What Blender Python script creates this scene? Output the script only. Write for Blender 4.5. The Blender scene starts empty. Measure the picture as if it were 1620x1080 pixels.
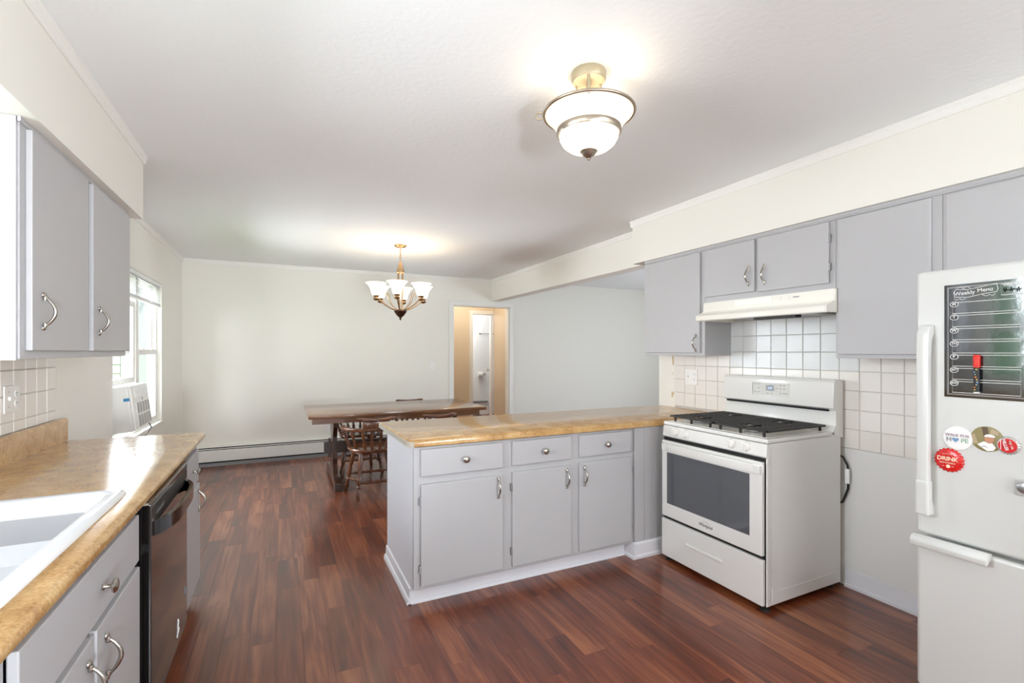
import bpy, bmesh, math, random
from mathutils import Vector, Matrix
random.seed(7)
C = bpy.context.scene
COL = C.collection
PI = math.pi
R = math.radians

# ------------------------------------------------------------------ camera
W_, H_, F_ = 1620, 1080, 753.0
cam = bpy.data.cameras.new('camera')
cam.sensor_width = 36.0
cam.lens = F_ / W_ * 36.0
cam.shift_y = (555.5 - 540.0) / W_
cam.clip_start = 0.05
co = bpy.data.objects.new('camera', cam)
COL.objects.link(co)
co.location = (0, 0, 1.39)
co.rotation_euler = (PI / 2, 0, -R(25.77))
C.camera = co

# ------------------------------------------------------------------ world and large lights
C.view_settings.view_transform = 'Standard'
C.view_settings.look = 'None'
C.view_settings.gamma = 1.0
C.view_settings.use_curve_mapping = False
C.view_settings.exposure = 0.02
try:
    C.cycles.use_denoising = True
    C.cycles.max_bounces = 10
    C.cycles.diffuse_bounces = 6
    C.cycles.glossy_bounces = 5
    C.cycles.transmission_bounces = 8
    C.cycles.sample_clamp_indirect = 6.0
    C.cycles.caustics_reflective = False
    C.cycles.caustics_refractive = False
except Exception:
    pass
wd = bpy.data.worlds.new('sky'); C.world = wd; wd.use_nodes = True
nt = wd.node_tree; nt.nodes.clear()
wo = nt.nodes.new('ShaderNodeOutputWorld'); bg = nt.nodes.new('ShaderNodeBackground')
sky = nt.nodes.new('ShaderNodeTexSky'); sky.sky_type = 'NISHITA'; sky.sun_disc = False
sky.sun_elevation = R(48); sky.sun_rotation = R(150); sky.air_density = 1.0; sky.dust_density = 2.5
nt.links.new(sky.outputs[0], bg.inputs[0]); nt.links.new(bg.outputs[0], wo.inputs[0])
bg.inputs[1].default_value = 0.35

def light(name, kind, loc, power, color=(1, 1, 1), size=None, rot=None, radius=None):
    l = bpy.data.lights.new(name, kind); l.energy = power; l.color = color
    if kind == 'AREA' and size:
        l.shape = 'RECTANGLE'; l.size = size[0]; l.size_y = size[1]
    if radius is not None and kind in ('POINT', 'SPOT'): l.shadow_soft_size = radius
    o = bpy.data.objects.new(name, l); COL.objects.link(o); o.location = loc
    if rot: o.rotation_euler = rot
    return o
sun = light('sun', 'SUN', (0, 0, 10), 5.0, (1.0, 0.95, 0.88)); sun.rotation_euler = (R(35), R(20), 0); sun.data.angle = R(1)
# added fill lamps around the camera; area lamps for window daylight and ground bounce
def aim(loc, to): return (Vector(to) - Vector(loc)).to_track_quat('-Z', 'Y').to_euler()
def area(name, loc, to, power, color, size): return light(name, 'AREA', loc, power, color, size, aim(loc, to))
area('fill_front', (2.2, -2.0, 1.9), (-.6, 2.9, 1.4), 72, (.91, 0.98, 1.06), (1.0, 1.0))  # unseen fill lamp behind the camera, added to brighten the left side
area('fill_side', (-.95, .1, 1.75), (.9, 2.9, .6), 17, (.91, 0.98, 1.06), (.8, .8))  # fill panel added inside the room by the left wall
fc = light('fill_ceiling', 'SPOT', (.3, -1.6, .9), 380, (.90, 0.985, 1.07), radius=.12, rot=aim((.3, -1.6, .9), (-.55, 3.1, 2.5)))  # added spot that lifts the ceiling
fc.data.spot_size = R(66); fc.data.spot_blend = 1.0
area('fill_low', (.8, -1.95, 1.0), (1.3, 3.0, .35), 30, (.91, 0.98, 1.06), (1.2, .7))  # fill lamp added for the lower half of the kitchen
area('living_daylight_lamp', (6.3, 3.4, 1.0), (2.6, 4.4, 2.2), 112, (0.84, 0.96, 1.07), (2.6, 1.5))  # lamp added just inside the far wall, which has no window opening
area('dining_window_daylight', (-2.0, 5.35, 1.75), (1.2, 2.9, .6), 330, (0.91, 0.98, 1.06), (2.4, 1.8))
area('dining_bounce_lamp', (-3.6, 4.97, -.35), (1.0, 5.0, 2.4), 1150, (.94, 0.99, 1.03), (5.0, 3.0))  # added lamp imitating light off the ground, to brighten the ceiling
area('sink_window_daylight', (-2.6, 1.35, 1.65), (.9, 2.0, .85), 180, (0.91, 0.98, 1.07), (1.7, 1.2))
light('hall_ceiling_light', 'POINT', (2.75, 7.4, 2.3), 12, (1.0, 0.93, 0.82), radius=.1)
light('bathroom_light', 'POINT', (3.3, 9.0, 2.2), 40, (1.0, 0.98, 0.95), radius=.12)

# ------------------------------------------------------------------ materials
def lin(c):
    c /= 255.0
    return c / 12.92 if c <= 0.04045 else ((c + 0.055) / 1.055) ** 2.4
def S(h):
    return (lin(int(h[0:2], 16)), lin(int(h[2:4], 16)), lin(int(h[4:6], 16)), 1)
M = {}
def mat(name, col, rough=.5, metal=0.0, spec=.5, coat=0.0, bump=None, var=None, emit=None, estr=0.0, trans=0.0, ior=None, coord='Object'):
    m = bpy.data.materials.new(name); m.use_nodes = True
    n = m.node_tree; b = n.nodes['Principled BSDF']
    c = S(col) if isinstance(col, str) else col
    b.inputs['Base Color'].default_value = c
    b.inputs['Roughness'].default_value = rough
    b.inputs['Metallic'].default_value = metal
    b.inputs['Specular IOR Level'].default_value = spec
    b.inputs['Coat Weight'].default_value = coat
    b.inputs['Coat Roughness'].default_value = .08
    if ior: b.inputs['IOR'].default_value = ior
    b.inputs['Transmission Weight'].default_value = trans
    if emit:
        b.inputs['Emission Color'].default_value = S(emit) if isinstance(emit, str) else emit
        b.inputs['Emission Strength'].default_value = estr
    tc = n.nodes.new('ShaderNodeTexCoord')
    if var:                                   # (scale, amount): slight uneven paint
        no = n.nodes.new('ShaderNodeTexNoise'); no.inputs['Scale'].default_value = var[0]; no.inputs['Detail'].default_value = 3
        n.links.new(tc.outputs[coord], no.inputs['Vector'])
        mx = n.nodes.new('ShaderNodeMix'); mx.data_type = 'RGBA'
        k = 1 - var[1]
        mx.inputs[6].default_value = (c[0] * k, c[1] * k, c[2] * k, 1); mx.inputs[7].default_value = tuple(min(1, v * (2 - k)) for v in c[:3]) + (1,)
        n.links.new(no.outputs[0], mx.inputs[0]); n.links.new(mx.outputs[2], b.inputs['Base Color'])
    if bump:                                  # (scale, strength, distance)
        no = n.nodes.new('ShaderNodeTexNoise'); no.inputs['Scale'].default_value = bump[0]; no.inputs['Detail'].default_value = 4
        n.links.new(tc.outputs[coord], no.inputs['Vector'])
        bp = n.nodes.new('ShaderNodeBump'); bp.inputs['Strength'].default_value = bump[1]; bp.inputs['Distance'].default_value = bump[2]
        n.links.new(no.outputs[0], bp.inputs['Height']); n.links.new(bp.outputs[0], b.inputs['Normal'])
    M[name] = m
    return m
mat('wall_paint', 'ebe8df', .75, bump=(60, .08, .002))
mat('living_paint', 'e6e8e5', .75, bump=(60, .08, .002))
mat('ceiling_paint', 'f0f2f2', .85, bump=(38, .35, .004))
mat('trim_white', 'eceae4', .45)
mat('tan_paint', 'ddccb2', .7)
mat('bath_white', 'eef0f2', .5)
mat('cab_grey', 'b8b7b8', .42, var=(9, .02), bump=(90, .05, .001))
mat('edge_band', 'beb6a6', .35, var=(60, .15))
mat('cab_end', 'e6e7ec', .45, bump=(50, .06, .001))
mat('cab_inside', '55504e', .6)
mat('cab_white', 'e4e4e8', .45)
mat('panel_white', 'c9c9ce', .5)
mat('enamel', 'ebeae6', .18, coat=.4)
mat('fridge_white', 'd4d5d1', .3, bump=(220, .05, .0006), coat=.15)
mat('hood_white', 'efece2', .3)
mat('plastic_white', 'efede8', .35)
mat('plastic_clear_white', 'f3f3f3', .3)
mat('porcelain', 'e8eaed', .09, coat=.5)
mat('black_gloss', '120f0f', .09, coat=.5)
mat('black_matte', '0b0b0b', .55)
mat('iron', '2a2724', .5, bump=(150, .2, .001))
mat('gap_dark', '141414', .8)
mat('nickel', 'b9b4ab', .22, 1.0)
mat('brushed_nickel', 'b3a797', .32, 1.0)
mat('bronze', 'b79a76', .3, 1.0)
mat('dark_bronze', '4a3022', .35, .7)
mat('cream_metal', 'a1957c', .4, .25)
mat('oven_glass', '585b60', .06, coat=.6)
mat('steel', 'a9a9a9', .35, .9)
mat('grout', 'c6c1b8', .8)
mat('tile_white', 'eae5de', .25, coat=.2, bump=(14, .05, .004))
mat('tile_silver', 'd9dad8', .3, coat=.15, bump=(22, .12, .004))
mat('wallboard', 'e3e2df', .6)
mat('slat_white', 'eeeeec', .4)
mat('red_gloss', 'cf1f1c', .25, coat=.3)
mat('panel_matte', 'dedcd6', .7)
mat('red_felt', 'd8291c', .4)
mat('silver_rim', 'c9c7c2', .3, .6)
mat('print_white', 'f2f2f0', .5)
mat('print_cream', 'f3e4c4', .5)
mat('print_black', '181818', .5)
mat('print_blue', '6f94b4', .5)
mat('print_grey', '8a8a8c', .5)
mat('print_mauve', 'a58a94', .5)
mat('print_green', '93b394', .5)
mat('print_orange', 'd97838', .5)
mat('print_yellow', 'e3c94c', .5)
mat('sticker_blue', '3f86b4', .4)
mat('sticker_red', 'a9553a', .4)
mat('skin', 'c48a6a', .5)
mat('photo_olive', '8f8455', .35)
mat('photo_brown', '5f4b34', .35)
mat('photo_sand', 'b3a080', .35)
mat('display_blue', '10131c', .2)
mat('digit_glow', 'd8e6ff', .5, emit='bcd4ff', estr=.9)
mat('rubber', '1a1a1a', .6)
mat('board_black', '141618', .07, spec=1.0, coat=1.0, bump=(28, .12, .002))
mat('foliage', '5f8f62', .6, var=(6, .35))
mat('foliage_pale', '8fb890', .6, var=(6, .3))
mat('bark', '4a3a2c', .8)
mat('lawn', '5f8a45', .9, var=(3, .25))
mat('siding', 'dfe6da', .7)
mat('roof', '6a625c', .8)
mat('shade_glow', 'fff3e2', .4, emit='ffeccb', estr=2.3)
mat('bowl_glow', 'fff3e2', .35, emit='fff0d4', estr=1.35)
mat('skirt_glow', 'f6e9d2', .35, emit='ffe9c6', estr=.72)
# window glass: thin clear pane
g = bpy.data.materials.new('pane_glass'); g.use_nodes = True; gn = g.node_tree; gn.nodes.clear()
go = gn.nodes.new('ShaderNodeOutputMaterial'); gm = gn.nodes.new('ShaderNodeMixShader')
gt = gn.nodes.new('ShaderNodeBsdfTransparent'); gg = gn.nodes.new('ShaderNodeBsdfGlossy'); gg.inputs['Roughness'].default_value = .02
gm.inputs[0].default_value = .05
gn.links.new(gt.outputs[0], gm.inputs[1]); gn.links.new(gg.outputs[0], gm.inputs[2]); gn.links.new(gm.outputs[0], go.inputs[0])
M['pane_glass'] = g

def wood(name, dark, mid, light_, rough, scale=(1, 1, 1), grain=14.0, coat=.2, rnd=0.0, spec=.5, bstr=.05):
    """streaky wood, grain along local Y"""
    m = bpy.data.materials.new(name); m.use_nodes = True
    n = m.node_tree; N = n.nodes.new; L = n.links.new; b = n.nodes['Principled BSDF']
    b.inputs['Roughness'].default_value = rough; b.inputs['Coat Weight'].default_value = coat
    b.inputs['Coat Roughness'].default_value = .12; b.inputs['Specular IOR Level'].default_value = spec
    tc = N('ShaderNodeTexCoord'); oi = N('ShaderNodeObjectInfo'); ge = N('ShaderNodeNewGeometry')
    add = N('ShaderNodeMath'); add.operation = 'ADD'; L(oi.outputs['Random'], add.inputs[0]); L(ge.outputs['Random Per Island'], add.inputs[1])
    fr = N('ShaderNodeMath'); fr.operation = 'FRACT'; L(add.outputs[0], fr.inputs[0])
    mp = N('ShaderNodeMapping'); mp.inputs['Scale'].default_value = (grain * scale[0], 1.1 * scale[1], grain * scale[2])
    L(tc.outputs['Object'], mp.inputs['Vector'])
    off = N('ShaderNodeVectorMath'); off.operation = 'SCALE'; off.inputs[0].default_value = (37, 91, 13); L(fr.outputs[0], off.inputs['Scale'])
    ad = N('ShaderNodeVectorMath'); ad.operation = 'ADD'; L(mp.outputs[0], ad.inputs[0]); L(off.outputs[0], ad.inputs[1])
    n1 = N('ShaderNodeTexNoise'); n1.inputs['Scale'].default_value = 1.0; n1.inputs['Detail'].default_value = 5; n1.inputs['Distortion'].default_value = 1.1
    L(ad.outputs[0], n1.inputs['Vector'])
    m2 = N('ShaderNodeVectorMath'); m2.operation = 'MULTIPLY'; m2.inputs[1].default_value = (7, 1.6, 7); L(ad.outputs[0], m2.inputs[0])
    n2 = N('ShaderNodeTexNoise'); n2.inputs['Scale'].default_value = 1.0; n2.inputs['Detail'].default_value = 3; L(m2.outputs[0], n2.inputs['Vector'])
    mxn = N('ShaderNodeMath'); mxn.operation = 'MULTIPLY_ADD'; mxn.inputs[1].default_value = .35; L(n2.outputs[0], mxn.inputs[0])
    sc = N('ShaderNodeMath'); sc.operation = 'MULTIPLY'; sc.inputs[1].default_value = .75; L(n1.outputs[0], sc.inputs[0]); L(sc.outputs[0], mxn.inputs[2])
    rr = N('ShaderNodeMath'); rr.operation = 'MULTIPLY_ADD'; rr.inputs[1].default_value = rnd; L(fr.outputs[0], rr.inputs[0])
    sb = N('ShaderNodeMath'); sb.operation = 'SUBTRACT'; sb.inputs[1].default_value = rnd * .5; L(mxn.outputs[0], sb.inputs[0]); L(sb.outputs[0], rr.inputs[2])
    cr = N('ShaderNodeValToRGB'); e = cr.color_ramp.elements
    e[0].position = .33; e[0].color = S(dark); e[1].position = .78; e[1].color = S(light_)
    x = cr.color_ramp.elements.new(.55); x.color = S(mid)
    L(rr.outputs[0], cr.inputs[0]); L(cr.outputs[0], b.inputs['Base Color'])
    bp = N('ShaderNodeBump'); bp.inputs['Strength'].default_value = bstr; bp.inputs['Distance'].default_value = .002
    L(n2.outputs[0], bp.inputs['Height']); L(bp.outputs[0], b.inputs['Normal'])
    M[name] = m
wood('plank_wood', '421c0e', '6e331b', '985a36', .5, grain=9, coat=.8, rnd=.16, spec=.3)
M['plank_wood'].node_tree.nodes['Principled BSDF'].inputs['Coat Roughness'].default_value = .2
M['plank_wood'].node_tree.nodes['Principled BSDF'].inputs['Coat IOR'].default_value = 1.6
wood('table_wood', '3a2116', '5c3825', '7a5037', .22, scale=(.35, 1, .35), grain=20, coat=.5)
wood('table_wood_x', '573624', '7a5236', '946d49', .2, scale=(.06, 18, 1), grain=20, coat=.5)
wood('chair_wood', '3f2316', '633a23', '835334', .25, scale=(.5, 2, .1), grain=20, coat=.4)
wood('dark_wood', '28170f', '40261a', '553423', .3, scale=(.5, 2, .1), grain=20, coat=.3)

def laminate():
    m = bpy.data.materials.new('laminate'); m.use_nodes = True
    n = m.node_tree; N = n.nodes.new; L = n.links.new; b = n.nodes['Principled BSDF']
    b.inputs['Roughness'].default_value = .17; b.inputs['Coat Weight'].default_value = .35; b.inputs['Coat Roughness'].default_value = .06
    tc = N('ShaderNodeTexCoord')
    n1 = N('ShaderNodeTexNoise'); n1.inputs['Scale'].default_value = 9; n1.inputs['Detail'].default_value = 6; n1.inputs['Roughness'].default_value = .65
    L(tc.outputs['Object'], n1.inputs['Vector'])
    n2 = N('ShaderNodeTexNoise'); n2.inputs['Scale'].default_value = 130; n2.inputs['Detail'].default_value = 3
    L(tc.outputs['Object'], n2.inputs['Vector'])
    ma = N('ShaderNodeMath'); ma.operation = 'MULTIPLY_ADD'; ma.inputs[1].default_value = .45; L(n2.outputs[0], ma.inputs[0])
    ms = N('ShaderNodeMath'); ms.operation = 'MULTIPLY'; ms.inputs[1].default_value = .62; L(n1.outputs[0], ms.inputs[0]); L(ms.outputs[0], ma.inputs[2])
    cr = N('ShaderNodeValToRGB'); e = cr.color_ramp.elements
    e[0].position = .36; e[0].color = S('97693a'); e[1].position = .70; e[1].color = S('d8b581')
    x = e.new(.52); x.color = S('bd935b')
    L(ma.outputs[0], cr.inputs[0]); L(cr.outputs[0], b.inputs['Base Color'])
    M['laminate'] = m
laminate()

# ------------------------------------------------------------------ mesh helpers
class B:
    def __init__(s): s.bm = bmesh.new()
    def _bev(s, vs, bev, seg):
        if bev > 0:
            es = set()
            for v in vs:
                for e in v.link_edges: es.add(e)
            bmesh.ops.bevel(s.bm, geom=list(es), offset=bev, segments=seg, affect='EDGES', profile=.5)
    def box(s, x0, x1, y0, y1, z0, z1, bev=0.0, seg=2):
        r = bmesh.ops.create_cube(s.bm, size=1.0)
        for v in r['verts']:
            v.co = Vector(((x0 + x1) / 2 + v.co.x * (x1 - x0), (y0 + y1) / 2 + v.co.y * (y1 - y0), (z0 + z1) / 2 + v.co.z * (z1 - z0)))
        s._bev(r['verts'], bev, seg); return s
    def prism(s, poly, axis, a, b, bev=0.0, seg=2):
        """poly: list of 2D points in the two other axes, in order (x,y),(x,z) or (y,z)"""
        def P(u, v, w):
            return {'x': (w, u, v), 'y': (u, w, v), 'z': (u, v, w)}[axis]
        A = [s.bm.verts.new(P(u, v, a)) for u, v in poly]; Bv = [s.bm.verts.new(P(u, v, b)) for u, v in poly]
        n = len(poly)
        fs = [s.bm.faces.new(A), s.bm.faces.new(Bv[::-1])]
        for i in range(n): fs.append(s.bm.faces.new((A[i], Bv[i], Bv[(i + 1) % n], A[(i + 1) % n])))
        bmesh.ops.recalc_face_normals(s.bm, faces=fs)
        s._bev(A + Bv, bev, seg); return s
    def lathe(s, prof, base=(0, 0, 0), axis=(0, 0, 1), seg=20, caps=True):
        """prof: list of (radius, distance along axis)"""
        ax = Vector(axis).normalized(); q = ax.to_track_quat('Z', 'Y'); base = Vector(base)
        rings = []
        for r, h in prof:
            rings.append([s.bm.verts.new(base + q @ Vector((max(r, 1e-4) * math.cos(2 * PI * k / seg), max(r, 1e-4) * math.sin(2 * PI * k / seg), h))) for k in range(seg)])
        for a, b in zip(rings, rings[1:]):
            for k in range(seg): s.bm.faces.new((a[k], a[(k + 1) % seg], b[(k + 1) % seg], b[k]))
        if caps:
            s.bm.faces.new(rings[0][::-1]); s.bm.faces.new(rings[-1])
        return s
    def tube(s, pts, rad, seg=10, closed=False, squash=None):
        pts = [Vector(p) for p in pts]; n = len(pts)
        rad = rad if isinstance(rad, (list, tuple)) else [rad] * n
        rings = []; up = None
        for i, p in enumerate(pts):
            if closed: t = pts[(i + 1) % n] - pts[i - 1]
            else: t = pts[min(i + 1, n - 1)] - pts[max(i - 1, 0)]
            t.normalize()
            if up is None:
                up = Vector((0, 0, 1)) if abs(t.z) < .9 else Vector((1, 0, 0))
            u = (up - t * up.dot(t)).normalized(); v = t.cross(u); up = u
            sq = squash or (1, 1)
            rings.append([s.bm.verts.new(p + (u * math.cos(2 * PI * k / seg) * sq[0] + v * math.sin(2 * PI * k / seg) * sq[1]) * rad[i]) for k in range(seg)])
        pr = list(zip(rings, rings[1:])) + ([(rings[-1], rings[0])] if closed else [])
        for a, b in pr:
            for k in range(seg): s.bm.faces.new((a[k], a[(k + 1) % seg], b[(k + 1) % seg], b[k]))
        if not closed:
            s.bm.faces.new(rings[0][::-1]); s.bm.faces.new(rings[-1])
        return s
    def turned(s, p0, p1, prof, seg=10):
        """lathe between two points; prof (radius, 0..1)"""
        d = Vector(p1) - Vector(p0); L = d.length
        return s.lathe([(r, t * L) for r, t in prof], p0, d, seg)
ORG = {}
def obj(name, b, m, parent=None, smooth=None, kind=None, origin=None):
    bm = b.bm
    o_ = Vector(origin) if origin is not None else (ORG[parent.name] if parent is not None else Vector((0, 0, 0)))
    bmesh.ops.translate(bm, verts=bm.verts, vec=-o_)
    bmesh.ops.recalc_face_normals(bm, faces=bm.faces)
    me = bpy.data.meshes.new(name); bm.to_mesh(me); bm.free()
    me.materials.append(M[m] if isinstance(m, str) else m)
    if smooth is not None:
        for p in me.polygons: p.use_smooth = True
        me.set_sharp_from_angle(angle=R(smooth))
    o = bpy.data.objects.new(name, me); COL.objects.link(o)
    if parent is not None:
        o.parent = parent; o.location = o_ - ORG[parent.name]
    else: o.location = o_
    ORG[o.name] = o_.copy()
    if kind: o['kind'] = kind
    return o
def thing(name, label, cat, loc=(0, 0, 0), group=None):
    o = bpy.data.objects.new(name, None); COL.objects.link(o); o.location = loc; o.empty_display_size = .05
    o['label'] = label; o['category'] = cat
    if group: o['group'] = group
    ORG[o.name] = Vector(loc)
    return o
def tag(o, label, cat, group=None):
    o['label'] = label; o['category'] = cat
    if group: o['group'] = group
    return o
def struct(name, b, m, parent=None, smooth=None): return obj(name, b, m, parent, smooth, 'structure')
def inst(src, name, parent, loc):
    """another object on the same mesh, world position loc of its origin"""
    o = bpy.data.objects.new(name, src.data); COL.objects.link(o)
    o.parent = parent; o.location = Vector(loc) - (ORG[parent.name] if parent else Vector((0, 0, 0)))
    return o
def text(s, size, loc, facing, m, parent, name='lettering', extrude=.0004, align='CENTER', rotz=0.0, sx=1.0, font_bold=False):
    cu = bpy.data.curves.new(name, 'FONT'); cu.body = s; cu.size = size; cu.extrude = extrude
    cu.align_x = align; cu.align_y = 'CENTER'
    if font_bold: cu.offset = size * .02
    tmp = bpy.data.objects.new('lettering_curve', cu); COL.objects.link(tmp)
    dg = bpy.context.evaluated_depsgraph_get(); me = bpy.data.meshes.new_from_object(tmp.evaluated_get(dg)); me.name = name
    bpy.data.objects.remove(tmp); bpy.data.curves.remove(cu)
    me.materials.clear(); me.materials.append(M[m])
    o = bpy.data.objects.new(name, me); COL.objects.link(o)
    o.parent = parent; o.location = Vector(loc) - ORG[parent.name]
    base = {'-x': Matrix.Rotation(-PI / 2, 4, 'Z') @ Matrix.Rotation(PI / 2, 4, 'X'), '+x': Matrix.Rotation(PI / 2, 4, 'Z') @ Matrix.Rotation(PI / 2, 4, 'X'),
            '-y': Matrix.Rotation(PI / 2, 4, 'X')}[facing]
    o.rotation_euler = (base @ Matrix.Rotation(rotz, 4, 'Z')).to_euler(); o.scale = (sx, 1, 1)
    return o

# ------------------------------------------------------------------ the setting
CZ = 2.5; XL = -1.07; XR = 3.02; YB = 6.80; YN = -2.2; XF = 6.5
fl = struct('floor', B().box(XL - .2, XF + .2, YN, 10.2, -.12, -.006), 'gap_dark')
ceil_ = struct('ceiling', B().box(XL - .2, XF + .2, YN, 10.2, CZ, CZ + .1), 'ceiling_paint')
# left wall with two window openings
SW = (.95, 2.00, 1.10, 2.10)      # sink window y0 y1 z0 z1
DW = (4.22, 5.73, .70, 2.05)      # dining window
b = B(); a0, a1 = XL - .12, XL
b.box(a0, a1, YN, SW[0], 0, CZ).box(a0, a1, SW[0], SW[1], 0, SW[2]).box(a0, a1, SW[0], SW[1], SW[3], CZ)
b.box(a0, a1, SW[1], DW[0], 0, CZ).box(a0, a1, DW[0], DW[1], 0, DW[2]).box(a0, a1, DW[0], DW[1], DW[3], CZ).box(a0, a1, DW[1], YB + .12, 0, CZ)
wall_left = struct('wall_left', b, 'wall_paint')
DR = (2.305, 3.235, 2.085)
b = B(); b.box(XL - .2, DR[0], YB, YB + .12, 0, CZ).box(DR[0], DR[1], YB, YB + .12, DR[2], CZ).box(DR[1], XF + .2, YB, YB + .12, 0, CZ)
wall_back = struct('wall_back', b, 'wall_paint')
wall_right = struct('wall_right', B().box(XR, XR + .13, YN, 3.245, 0, CZ), 'wall_paint')
struct('wall_near', B().box(XL - .2, XF + .2, YN - .1, YN, 0, CZ), 'wall_paint')
struct('wall_far_right', B().box(XF, XF + .1, YN, YB, 0, CZ), 'living_paint')
# soffits and beam
struct('soffit_left', B().box(XL, -.708, YN, 3.33, 2.135, CZ), 'wall_paint')
struct('soffit_right', B().box(2.708, XR, YN, 3.23, 2.137, CZ), 'wall_paint')
struct('beam_right', B().box(2.94, 3.10, 3.23, YB, 2.172, CZ), 'wall_paint')
def crown(name, pts_axis, at, a, b_, sgn):
    """small ceiling moulding; pts_axis 'y' runs along y at x=at, sgn = side it sticks out to"""
    pf = [(0, -.05), (.006, -.05), (.010, -.040), (.013, -.022), (.018, -.012), (.018, 0), (0, 0)]
    poly = [(at + sgn * u, CZ + v) for u, v in pf]
    struct(name, B().prism(poly, pts_axis, a, b_), 'trim_white')
crown('trim_1', 'y', -.708, YN, 3.345, 1); crown('trim_2', 'y', XL, 3.33, YB, 1)
crown('trim_3', 'y', 2.708, YN, 3.245, -1); crown('trim_4', 'y', 2.94, 3.23, YB, -1)
crown('trim_5', 'x', YB, XL, 2.94, -1)
# baseboards
struct('baseboard_right', B().box(XR - .014, XR, .3, 1.684, 0, .105, .003).box(XR - .022, XR, .3, 1.684, 0, .018), 'cab_white')
struct('trim_6', B().box(XR - .006, XR, .3, 1.69, .111, .8165), 'wallboard')
# living-room ceiling line and room corner are the same shell

# floor planks: two-strip laminate laid along y
LENS = [.42, .56, .72, .88, 1.05, 1.25]
PW = .116
pm = {}
for L_ in LENS:
    bm = bmesh.new(); x0, x1, y0, y1, t = -PW / 2 + .0002, PW / 2 - .0002, .0002, L_ - .0002, .0002
    o4 = [bm.verts.new(p) for p in ((x0, y0, -.006), (x1, y0, -.006), (x1, y1, -.006), (x0, y1, -.006))]
    m4 = [bm.verts.new(p) for p in ((x0, y0, -t), (x1, y0, -t), (x1, y1, -t), (x0, y1, -t))]
    i4 = [bm.verts.new(p) for p in ((x0 + t, y0 + t, 0), (x1 - t, y0 + t, 0), (x1 - t, y1 - t, 0), (x0 + t, y1 - t, 0))]
    for a, c in ((o4, m4), (m4, i4)):
        for k in range(4): bm.faces.new((a[k], a[(k + 1) % 4], c[(k + 1) % 4], c[k]))
    bm.faces.new(i4)
    me = bpy.data.meshes.new('plank'); bm.to_mesh(me); bm.free(); me.materials.append(M['plank_wood']); pm[L_] = me
spots = []
nx = int((XF - XL) / PW) + 1
for i in range(nx):
    x = XL + (i + .5) * PW; y = YN - random.random() * .8
    if x > XF: continue
    top = 10.1 if 2.2 < x < 4.6 else YB
    while y < top:
        L_ = random.choice(LENS); spots.append((x, y, L_)); y += L_
def seen(x, y, L_):
    yc = y + L_ / 2
    if x < -.42 or x > 3.0 or y + L_ < 1.35 or y > 6.85: return False
    if x > .72 and 2.62 < y and y + L_ < 3.9: return False
    if x > 2.42 and y > 1.72: return False
    if x < 0.0 and y + L_ < 1.4: return False
    th = math.degrees(math.atan2(x, y + L_))
    if th > 74: return False
    if x > 1.0 and y > 3.2: return False
    return True
vis = sorted([s_ for s_ in spots if seen(*s_)], key=lambda s_: s_[0] ** 2 + (s_[1] + s_[2] / 2) ** 2)
ind = vis[:295]; rest = [s_ for s_ in spots if s_ not in set(ind)]
for x, y, L_ in ind:
    o = bpy.data.objects.new('plank', pm[L_]); COL.objects.link(o); o.parent = fl; o.location = (x, y, 0)
vs, fs = [], []
for x, y, L_ in rest:
    if y + L_ > 10.15: continue
    k = len(vs); x0, x1, y0, y1 = x - PW / 2 + .0005, x + PW / 2 - .0005, y + .0006, y + L_ - .0006
    vs += [(x0, y0, 0), (x1, y0, 0), (x1, y1, 0), (x0, y1, 0), (x0, y0, -.006), (x1, y0, -.006), (x1, y1, -.006), (x0, y1, -.006)]
    fs += [(k, k + 1, k + 2, k + 3)] + [(k + 4 + j, k + 4 + (j + 1) % 4, k + (j + 1) % 4, k + j) for j in range(4)]
me = bpy.data.meshes.new('plank_field'); me.from_pydata(vs, [], fs); me.materials.append(M['plank_wood'])
pf = bpy.data.objects.new('plank_field', me); COL.objects.link(pf); pf.parent = fl; pf['kind'] = 'stuff'

# wall tiles -------------------------------------------------------
def tile_mesh(dy, dz, face):
    """origin at lower y / lower z corner on the wall plane; sticks out along face (+1 / -1 in x)"""
    bm = bmesh.new(); g_ = .0016; t, c = .005 * face, .003
    y0, y1, z0, z1 = g_, dy - g_, g_, dz - g_
    o4 = [bm.verts.new((0, p, q)) for p, q in ((y0, z0), (y1, z0), (y1, z1), (y0, z1))]
    m4 = [bm.verts.new((t * .6, p, q)) for p, q in ((y0, z0), (y1, z0), (y1, z1), (y0, z1))]
    i4 = [bm.verts.new((t, p, q)) for p, q in ((y0 + c, z0 + c), (y1 - c, z0 + c), (y1 - c, z1 - c), (y0 + c, z1 - c))]
    for a, d in ((o4, m4), (m4, i4)):
        for k in range(4): bm.faces.new((a[k], a[(k + 1) % 4], d[(k + 1) % 4], d[k]))
    bm.faces.new(i4); bmesh.ops.recalc_face_normals(bm, faces=bm.faces)
    me = bpy.data.meshes.new('tile'); bm.to_mesh(me); bm.free(); return me
def tile_wall(parent, x, face, ys, zs, use, silver=None):
    cache = {}
    for i in range(len(ys) - 1):
        for j in range(len(zs) - 1):
            if not use(ys[i], zs[j]): continue
            sv = bool(silver and silver(ys[i], zs[j]))
            k = (round(ys[i + 1] - ys[i], 4), round(zs[j + 1] - zs[j], 4), sv)
            if k not in cache:
                cache[k] = tile_mesh(k[0], k[1], face); cache[k].materials.append(M['tile_silver' if sv else 'tile_white'])
            o = bpy.data.objects.new('tile', cache[k]); COL.objects.link(o); o.parent = parent
            o.location = (x, ys[i], zs[j]); o.rotation_euler = (0, random.uniform(-.004, .004), random.uniform(-.006, .006))
struct('grout_right', B().box(XR - .006, XR, .3, 3.046, .817, 1.62), 'grout', wall_right)
ysR = [1.718 + .1108 * k for k in range(-9, 13)]
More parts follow.
